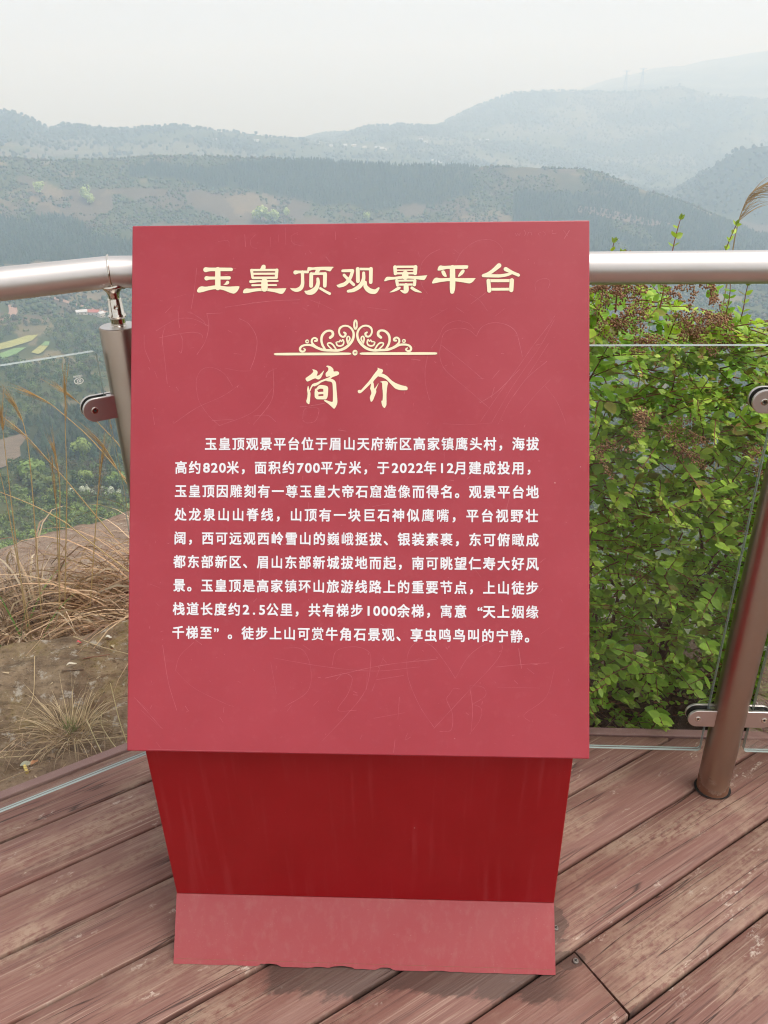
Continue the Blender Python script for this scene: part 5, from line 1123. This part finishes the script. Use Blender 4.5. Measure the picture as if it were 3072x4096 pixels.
# ================================================================== the shrub behind the right-hand glass
LEAF_T = None
def leaf_template():
    L = []; mid = [(0, 0), (.28, .0), (.62, .0), (1.0, .0)]; wl = [.02, .27, .25, 0]
    V = [(0, 0, 0), (.30, 0, -.02), (.66, 0, -.03), (1, 0, .02), (.14, .20, .03), (.42, .285, .055), (.76, .17, .035), (.14, -.20, .03), (.42, -.285, .055), (.76, -.17, .035)]
    F = [(0, 1, 4), (4, 1, 5), (1, 2, 5), (5, 2, 6), (2, 3, 6), (0, 7, 1), (7, 8, 1), (1, 8, 2), (8, 9, 2), (2, 9, 3)]
    return np.array(V), np.array(F)
LV, LF = leaf_template()
class Shrub:
    def __init__(s): s.P = []; s.X = []; s.Y = []; s.Z = []; s.S = []; s.C = []; s.stem = Blades(); s.old = Blades()
    def leaf(s, p, x, z, size, col):
        x = x / np.linalg.norm(x); y = np.cross(z, x); y /= np.linalg.norm(y) + 1e-9; z = np.cross(x, y); s.P.append(p); s.X.append(x); s.Y.append(y); s.Z.append(z); s.S.append(size); s.C.append(col)
    def twig(s, p, d, L, size, young_bright, stemcol=(.21, .075, .045)):
        p = np.array(p, float); d = np.array(d, float); d /= np.linalg.norm(d); n = max(4, int(L / (.021 * size / .03))); st = L / n; P = [p]; roll = rng.uniform(0, 6.28)
        for i in range(n):
            d = d + np.array((0, 0, -.8 * st)) + rng.normal(size=3) * .05; d /= np.linalg.norm(d); p = p + d * st; P.append(p); q = (i + 1) / n
            side = np.cross(d, (0, 0, 1)) + 1e-6; side /= np.linalg.norm(side); up = np.cross(side, d); ro = roll * .12 + (1.57 if (i % 2 and rng.random() < .25) else 0)
            a = side * math.cos(ro) + up * math.sin(ro); nrm = up * math.cos(ro) - side * math.sin(ro) + np.array((0, -.25, .15))
            sz = size * (1.05 - .55 * q ** 3) * rng.uniform(.75, 1.2); g = q * young_bright
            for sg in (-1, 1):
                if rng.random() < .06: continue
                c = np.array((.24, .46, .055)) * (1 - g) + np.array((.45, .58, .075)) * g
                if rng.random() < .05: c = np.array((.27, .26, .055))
                if young_bright > .75 and q > .9 and rng.random() < .5: c = np.array((.34, .22, .07))
                c = c * rng.uniform(.72, 1.25); dirl = a * sg * rng.uniform(.75, 1.05) + d * rng.uniform(.35, .7) + rng.normal(size=3) * .12
                s.leaf(p, dirl, np.array((0, -.6, .8)) + rng.normal(size=3) * .42, sz, c)
        s.stem.rod(P, .0021, .0009, np.array(stemcol) * rng.uniform(.7, 1.3), 4)
        if young_bright > .3:
            for k in range(3): s.leaf(p, d + rng.normal(size=3) * .35, np.array((0, -.4, 1)) + rng.normal(size=3) * .3, size * .55, np.array((.26, .36, .07)) * rng.uniform(.8, 1.1))
    def build(s, t):
        P = np.array(s.P); X = np.array(s.X); Y = np.array(s.Y); Z = np.array(s.Z); S = np.array(s.S)[:, None, None]
        V = P[:, None] + S * (LV[None, :, 0:1] * X[:, None] + LV[None, :, 1:2] * Y[:, None] * rng.uniform(.85, 1.2, (len(P), 1, 1)) + LV[None, :, 2:3] * Z[:, None] * rng.uniform(-1.2, 1.6, (len(P), 1, 1)))
        F = LF[None] + (np.arange(len(P)) * 10)[:, None, None]; C = np.repeat(np.array(s.C)[:, None], 10, 1)
        tip = np.ones(10); tip[[1, 2]] = .86; C = C * tip[None, :, None]
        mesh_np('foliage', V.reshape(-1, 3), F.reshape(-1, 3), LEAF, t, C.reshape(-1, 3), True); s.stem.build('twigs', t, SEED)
SB = (1.0, 1.98, -.30)
shrub = empty('shrub', SB, 'dense green shrub with paired leaves and brown seed heads behind the right-hand glass', 'shrub')
sh = Shrub(); O = np.array(SB)
def okp(p): return (np.array(p[:2]) - RP) @ NR > .115
def topz(x): return np.interp(x, [.3, .5, .75, .92, 1.05, 1.25, 1.8], [1.10, 1.08, 1.07, 1.02, .92, .80, .62])
def front(x, z): return (np.interp(z, [-.1, .2, .6, 1.0, 1.2], [1.69, 1.68, 1.71, 1.81, 1.90]) - .06 * (x - .8))
cnt = 0
while cnt < 1750:
    x = rng.uniform(.30, 1.75); zt = topz(x); z = -.12 + (zt + .10) * rng.random() ** .92
    clu = fbm(np.array([x * 6.5]), np.array([z * 6.5]), 70, 3)[0]
    if clu < .36 and z < .5: 
        if rng.random() < .6: continue
    y = front(x, z) + .07 + rng.exponential(.085) + .05 * (clu - .5) * 4; y = max(y, 1.67)
    up = rng.uniform(-.1, .9); d = np.array((rng.normal() * .8, -rng.uniform(.15, 1.0), up * (.5 if z > zt - .12 else 1)))
    L = rng.uniform(.07, .19); e = np.array((x, y, z)) + d / np.linalg.norm(d) * L
    if not (okp(e) and okp((x, y)) and e[2] < zt + .02): continue
    bright = .5 + .5 * np.clip((z - .3) / .7 + rng.normal() * .25, 0, 1)  # low twigs get the fresh leaf colour too, standing in for light they lack
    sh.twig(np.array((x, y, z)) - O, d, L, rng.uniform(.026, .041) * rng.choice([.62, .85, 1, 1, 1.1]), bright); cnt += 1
# deeper, older foliage closing the middle
cnt = 0
while cnt < 1050:
    x = rng.uniform(.3, 1.8); zt = topz(x) - .06; z = -.05 + (zt + .05) * rng.random() ** 1.3; y = front(x, z) + rng.uniform(.16, .6)
    if fbm(np.array([x * 5]), np.array([z * 5]), 71, 3)[0] < .30: continue
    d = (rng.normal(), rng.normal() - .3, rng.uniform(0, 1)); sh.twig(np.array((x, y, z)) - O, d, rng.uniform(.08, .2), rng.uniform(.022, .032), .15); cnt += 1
# sprays that reach past the handrail and out at the top right
for p, d, L, yg in (((.525, 1.92, 1.02), (.0, -.05, 1), .19, 1), ((.575, 1.95, 1.04), (.02, 0, 1), .14, .9), ((.665, 1.90, 1.06), (.12, -.05, 1), .20, .9), ((.79, 1.92, 1.06), (.05, -.02, 1), .185, .9), ((.86, 1.90, .95), (.1, -.1, 1), .16, .8), ((.93, 1.92, .90), (.2, -.1, 1), .17, .8), ((.98, 1.95, .86), (.35, -.1, 1), .2, .7), ((1.05, 1.95, .8), (.3, -.1, 1), .16, .7)):
    sh.twig(np.array(p) - O, d, L, .026, yg)
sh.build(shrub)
# stems
m = MB()
for k in range(15):
    bx = rng.uniform(-.55, .65); by = rng.uniform(-.02, .28); x1 = bx + rng.normal() * .22; P = [(bx * .55, by, -.12), (bx * .8, by - .02, .25), (x1, by - .08, .62), (x1 + rng.normal() * .15, by - .12 + rng.normal() * .06, 1.0 if k % 2 else .8)]
    P[-1] = (P[-1][0], P[-1][1], min(P[-1][2], topz(P[-1][0] + 1.0) + .26)); m.tube([tuple(q) for q in crom(P, False, 5)], [.009 - .0065 * i / 15 for i in range(16)], 7)
for k in range(26):
    x = rng.uniform(-.65, .7); z = rng.uniform(.15, 1.1); y = rng.uniform(-.12, .15); a = rng.normal() * .25; P = [(x, y + .1, z), (x + a * .5, y + .02, z + .1), (x + a, y - .06, z + .06 + rng.normal() * .1)]; m.tube([tuple(q) for q in crom(P, False, 5)], [.003 - .0018 * i / 10 for i in range(11)], 5)
m.build('stem', BARK, shrub)
# seed heads: drooping spikes of small husks
OV, OF = ico(0) if False else (np.array([(1, 0, 0), (-1, 0, 0), (0, 1, 0), (0, -1, 0), (0, 0, 1), (0, 0, -1)], float), np.array([(0, 2, 4), (2, 1, 4), (1, 3, 4), (3, 0, 4), (2, 0, 5), (1, 2, 5), (3, 1, 5), (0, 3, 5)]))
def seedhead(p, d, L, n, wid):
    p = np.array(p, float) - O; d = np.array(d, float); d /= np.linalg.norm(d); V = []; F = []; C = []; B = Blades(); base = 0
    for k in range(3):
        dd = d + rng.normal(size=3) * .35; q = p.copy(); P = [q]
        for i in range(8): dd = dd + np.array((0, 0, -.12)); dd /= np.linalg.norm(dd); q = q + dd * L / 8; P.append(q)
        for j in range(n // 3):
            f_ = rng.random(); a = P[int(f_ * 7)] + (P[int(f_ * 7) + 1] - P[int(f_ * 7)]) * rng.random(); o = rng.normal(size=3); o /= np.linalg.norm(o); c = a + o * wid * rng.uniform(.3, 1) * (1 - .5 * f_); r_ = rng.uniform(.0016, .0030)
            V.append(OV * r_ * np.array((1, 1, 1.1)) + c); F.append(OF + base); base += 6; col = np.array(((.25, .115, .065), (.32, .165, .085), (.20, .10, .055), (.30, .20, .09))[rng.integers(0, 4)]) * rng.uniform(.7, 1.3); C.append(np.repeat(col[None], 6, 0))
            if j % 2 == 0: V.append(np.array([a, a + (c - a) * .98, a + np.array((.0006, .0006, .0006))])); F.append(np.array([(base, base + 1, base + 2)])); base += 3; C.append(np.repeat(np.array((.2, .09, .05))[None], 3, 0))
    return mesh_np('seed_head', np.concatenate(V), np.concatenate(F), SEED, shrub, np.concatenate(C))
def at(px, py, Y):       # photograph pixel (out of 1659 x 2212) at depth Y, used once to read positions off the photograph
    d = _f + _r2 * ((px - 829.5) / 1718.3) - _u2 * ((py - 1106) / 1718.3); q = Vector((0, 0, EYE)) + d * (Y / d.y); return np.array(q)
for px, py, Y, L, n, w in ((1290, 640, 1.84, .10, 240, .016), (1330, 632, 1.85, .12, 260, .018), (1385, 640, 1.84, .14, 420, .026), (1400, 690, 1.82, .10, 330, .024), (1352, 625, 1.86, .10, 240, .016), (1440, 650, 1.84, .10, 210, .016), (1500, 640, 1.84, .08, 140, .013), (1455, 700, 1.82, .10, 330, .024), (1475, 735, 1.80, .10, 360, .024), (1425, 745, 1.80, .09, 280, .02), (1545, 660, 1.86, .09, 200, .016), (1530, 710, 1.84, .10, 240, .02), (1290, 720, 1.82, .08, 240, .018), (1325, 715, 1.82, .08, 240, .018), (1395, 915, 1.75, .10, 330, .024), (1430, 945, 1.75, .11, 360, .026), (1455, 990, 1.75, .10, 260, .024), (1285, 985, 1.76, .10, 280, .02), (1610, 985, 1.80, .12, 330, .028), (1640, 830, 1.84, .10, 240, .026), (1580, 700, 1.88, .08, 180, .018), (1620, 1070, 1.80, .1, 260, .026), (1345, 1250, 1.80, .09, 160, .03), (1585, 760, 1.84, .08, 200, .02)):
    p = at(px, py - 10, Y); p[1] = max(p[1], 1.62); seedhead(p, (rng.normal() * .6, -.15, .25), L, int(n * .75), w)
# straw and dead twigs in the foot of the shrub
B = Blades()
for i in range(420):
    x = rng.uniform(.35, 1.6); y = rng.uniform(1.72, 2.25); z = rng.uniform(-.42, .02); B.blade((x, y, z), (rng.normal(), rng.normal() * .4 - .1, rng.uniform(-.2, 1)), rng.uniform(.08, .3), rng.uniform(.5, 4), rng.uniform(.002, .005), np.array(((.28, .18, .11), (.38, .27, .16), (.17, .10, .065))[rng.integers(0, 3)]) * rng.uniform(.6, 1.1), 8, .3)
tag(B.build('dead_straw'), 'dead straw and twigs tangled under the shrub', 'litter', None, 'stuff')
t = empty('dry_reed', (1.02, 2.2, .2), 'broad pale dead reed leaves at the right edge beside the shrub top', 'dead reed'); B = Blades()
for k, (x, L, a) in enumerate(((.0, .85, .12), (.05, .8, .2), (-.02, .7, .02), (-.28, .85, -.02), (.1, .9, .16))): B.blade((x, 0, 0), (a, 0, 1), L, .25, .012 if k != 3 else .006, np.array((.46, .35, .22)) * rng.uniform(.85, 1.1), 10, .1)
B.build('dead_leaves', t)
# earth bank that carries the shrub
def bank_h(T, N_): return -.13 + .05 * (fbm(T * 4, N_ * 4, 81, 4) - .5) - 1.1 * np.clip(N_ - .62, 0, 3) - .02 * np.clip(-T, 0, 3) - .5 * np.clip(-T - .2, 0, 3)
T, N_ = np.meshgrid(np.linspace(-1.0, 1.7, 110), np.linspace(.198, 1.5, 60), indexing='ij'); X = RP[0] + DR[0] * T + NR[0] * N_; Y = RP[1] + DR[1] * T + NR[1] * N_
ids = np.arange(T.size).reshape(T.shape); F = np.stack([ids[:-1, :-1], ids[1:, :-1], ids[1:, 1:], ids[:-1, 1:]], -1).reshape(-1, 4)
cc = np.array((.040, .029, .021)) + .045 * fbm(X * 30, Y * 30, 83, 3)[..., None] * np.array((1.1, .75, .55))
tag(mesh_np('earth_bank', np.stack([X, Y, bank_h(T, N_)], -1).reshape(-1, 3), F, GROUND, None, cc.reshape(-1, 3), True), kind='structure')
B = Blades()
for i in range(900):
    tt = rng.uniform(-.7, 1.3); nn_ = rng.uniform(.2, .75); x, y = RP + DR * tt + NR * nn_; z = float(bank_h(np.array([tt]), np.array([nn_]))[0]) + .004
    B.blade((x, y, z), (rng.normal(), rng.normal(), .12), rng.uniform(.012, .05), 1, rng.uniform(.004, .013), np.array(((.24, .14, .08), (.33, .22, .13), (.13, .08, .05), (.19, .10, .06))[rng.integers(0, 4)]) * rng.uniform(.5, 1.2), 4, .3)
tag(B.build('leaf_litter'), 'brown leaf litter on the bank just past the deck edge under the shrub', 'litter', None, 'stuff')

# ================================================================== the hazy air
def mat_haze():
    n = NT('haze_air'); v = n.n('VolumePrincipled', None, Color=(.60, .79, 1.0), Absorption_Color=(1, 1, 1), Density=HAZE, Anisotropy=.15); n.t.links.new(v.outputs[0], n.out.inputs['Volume']); return n.m
HAZE = .00040
m = MB(); m.box((-9700, -9700, float(Zg.min()) - 3), (9700, 9700, 560)); haze = m.build('haze', mat_haze()); tag(haze, kind='stuff')
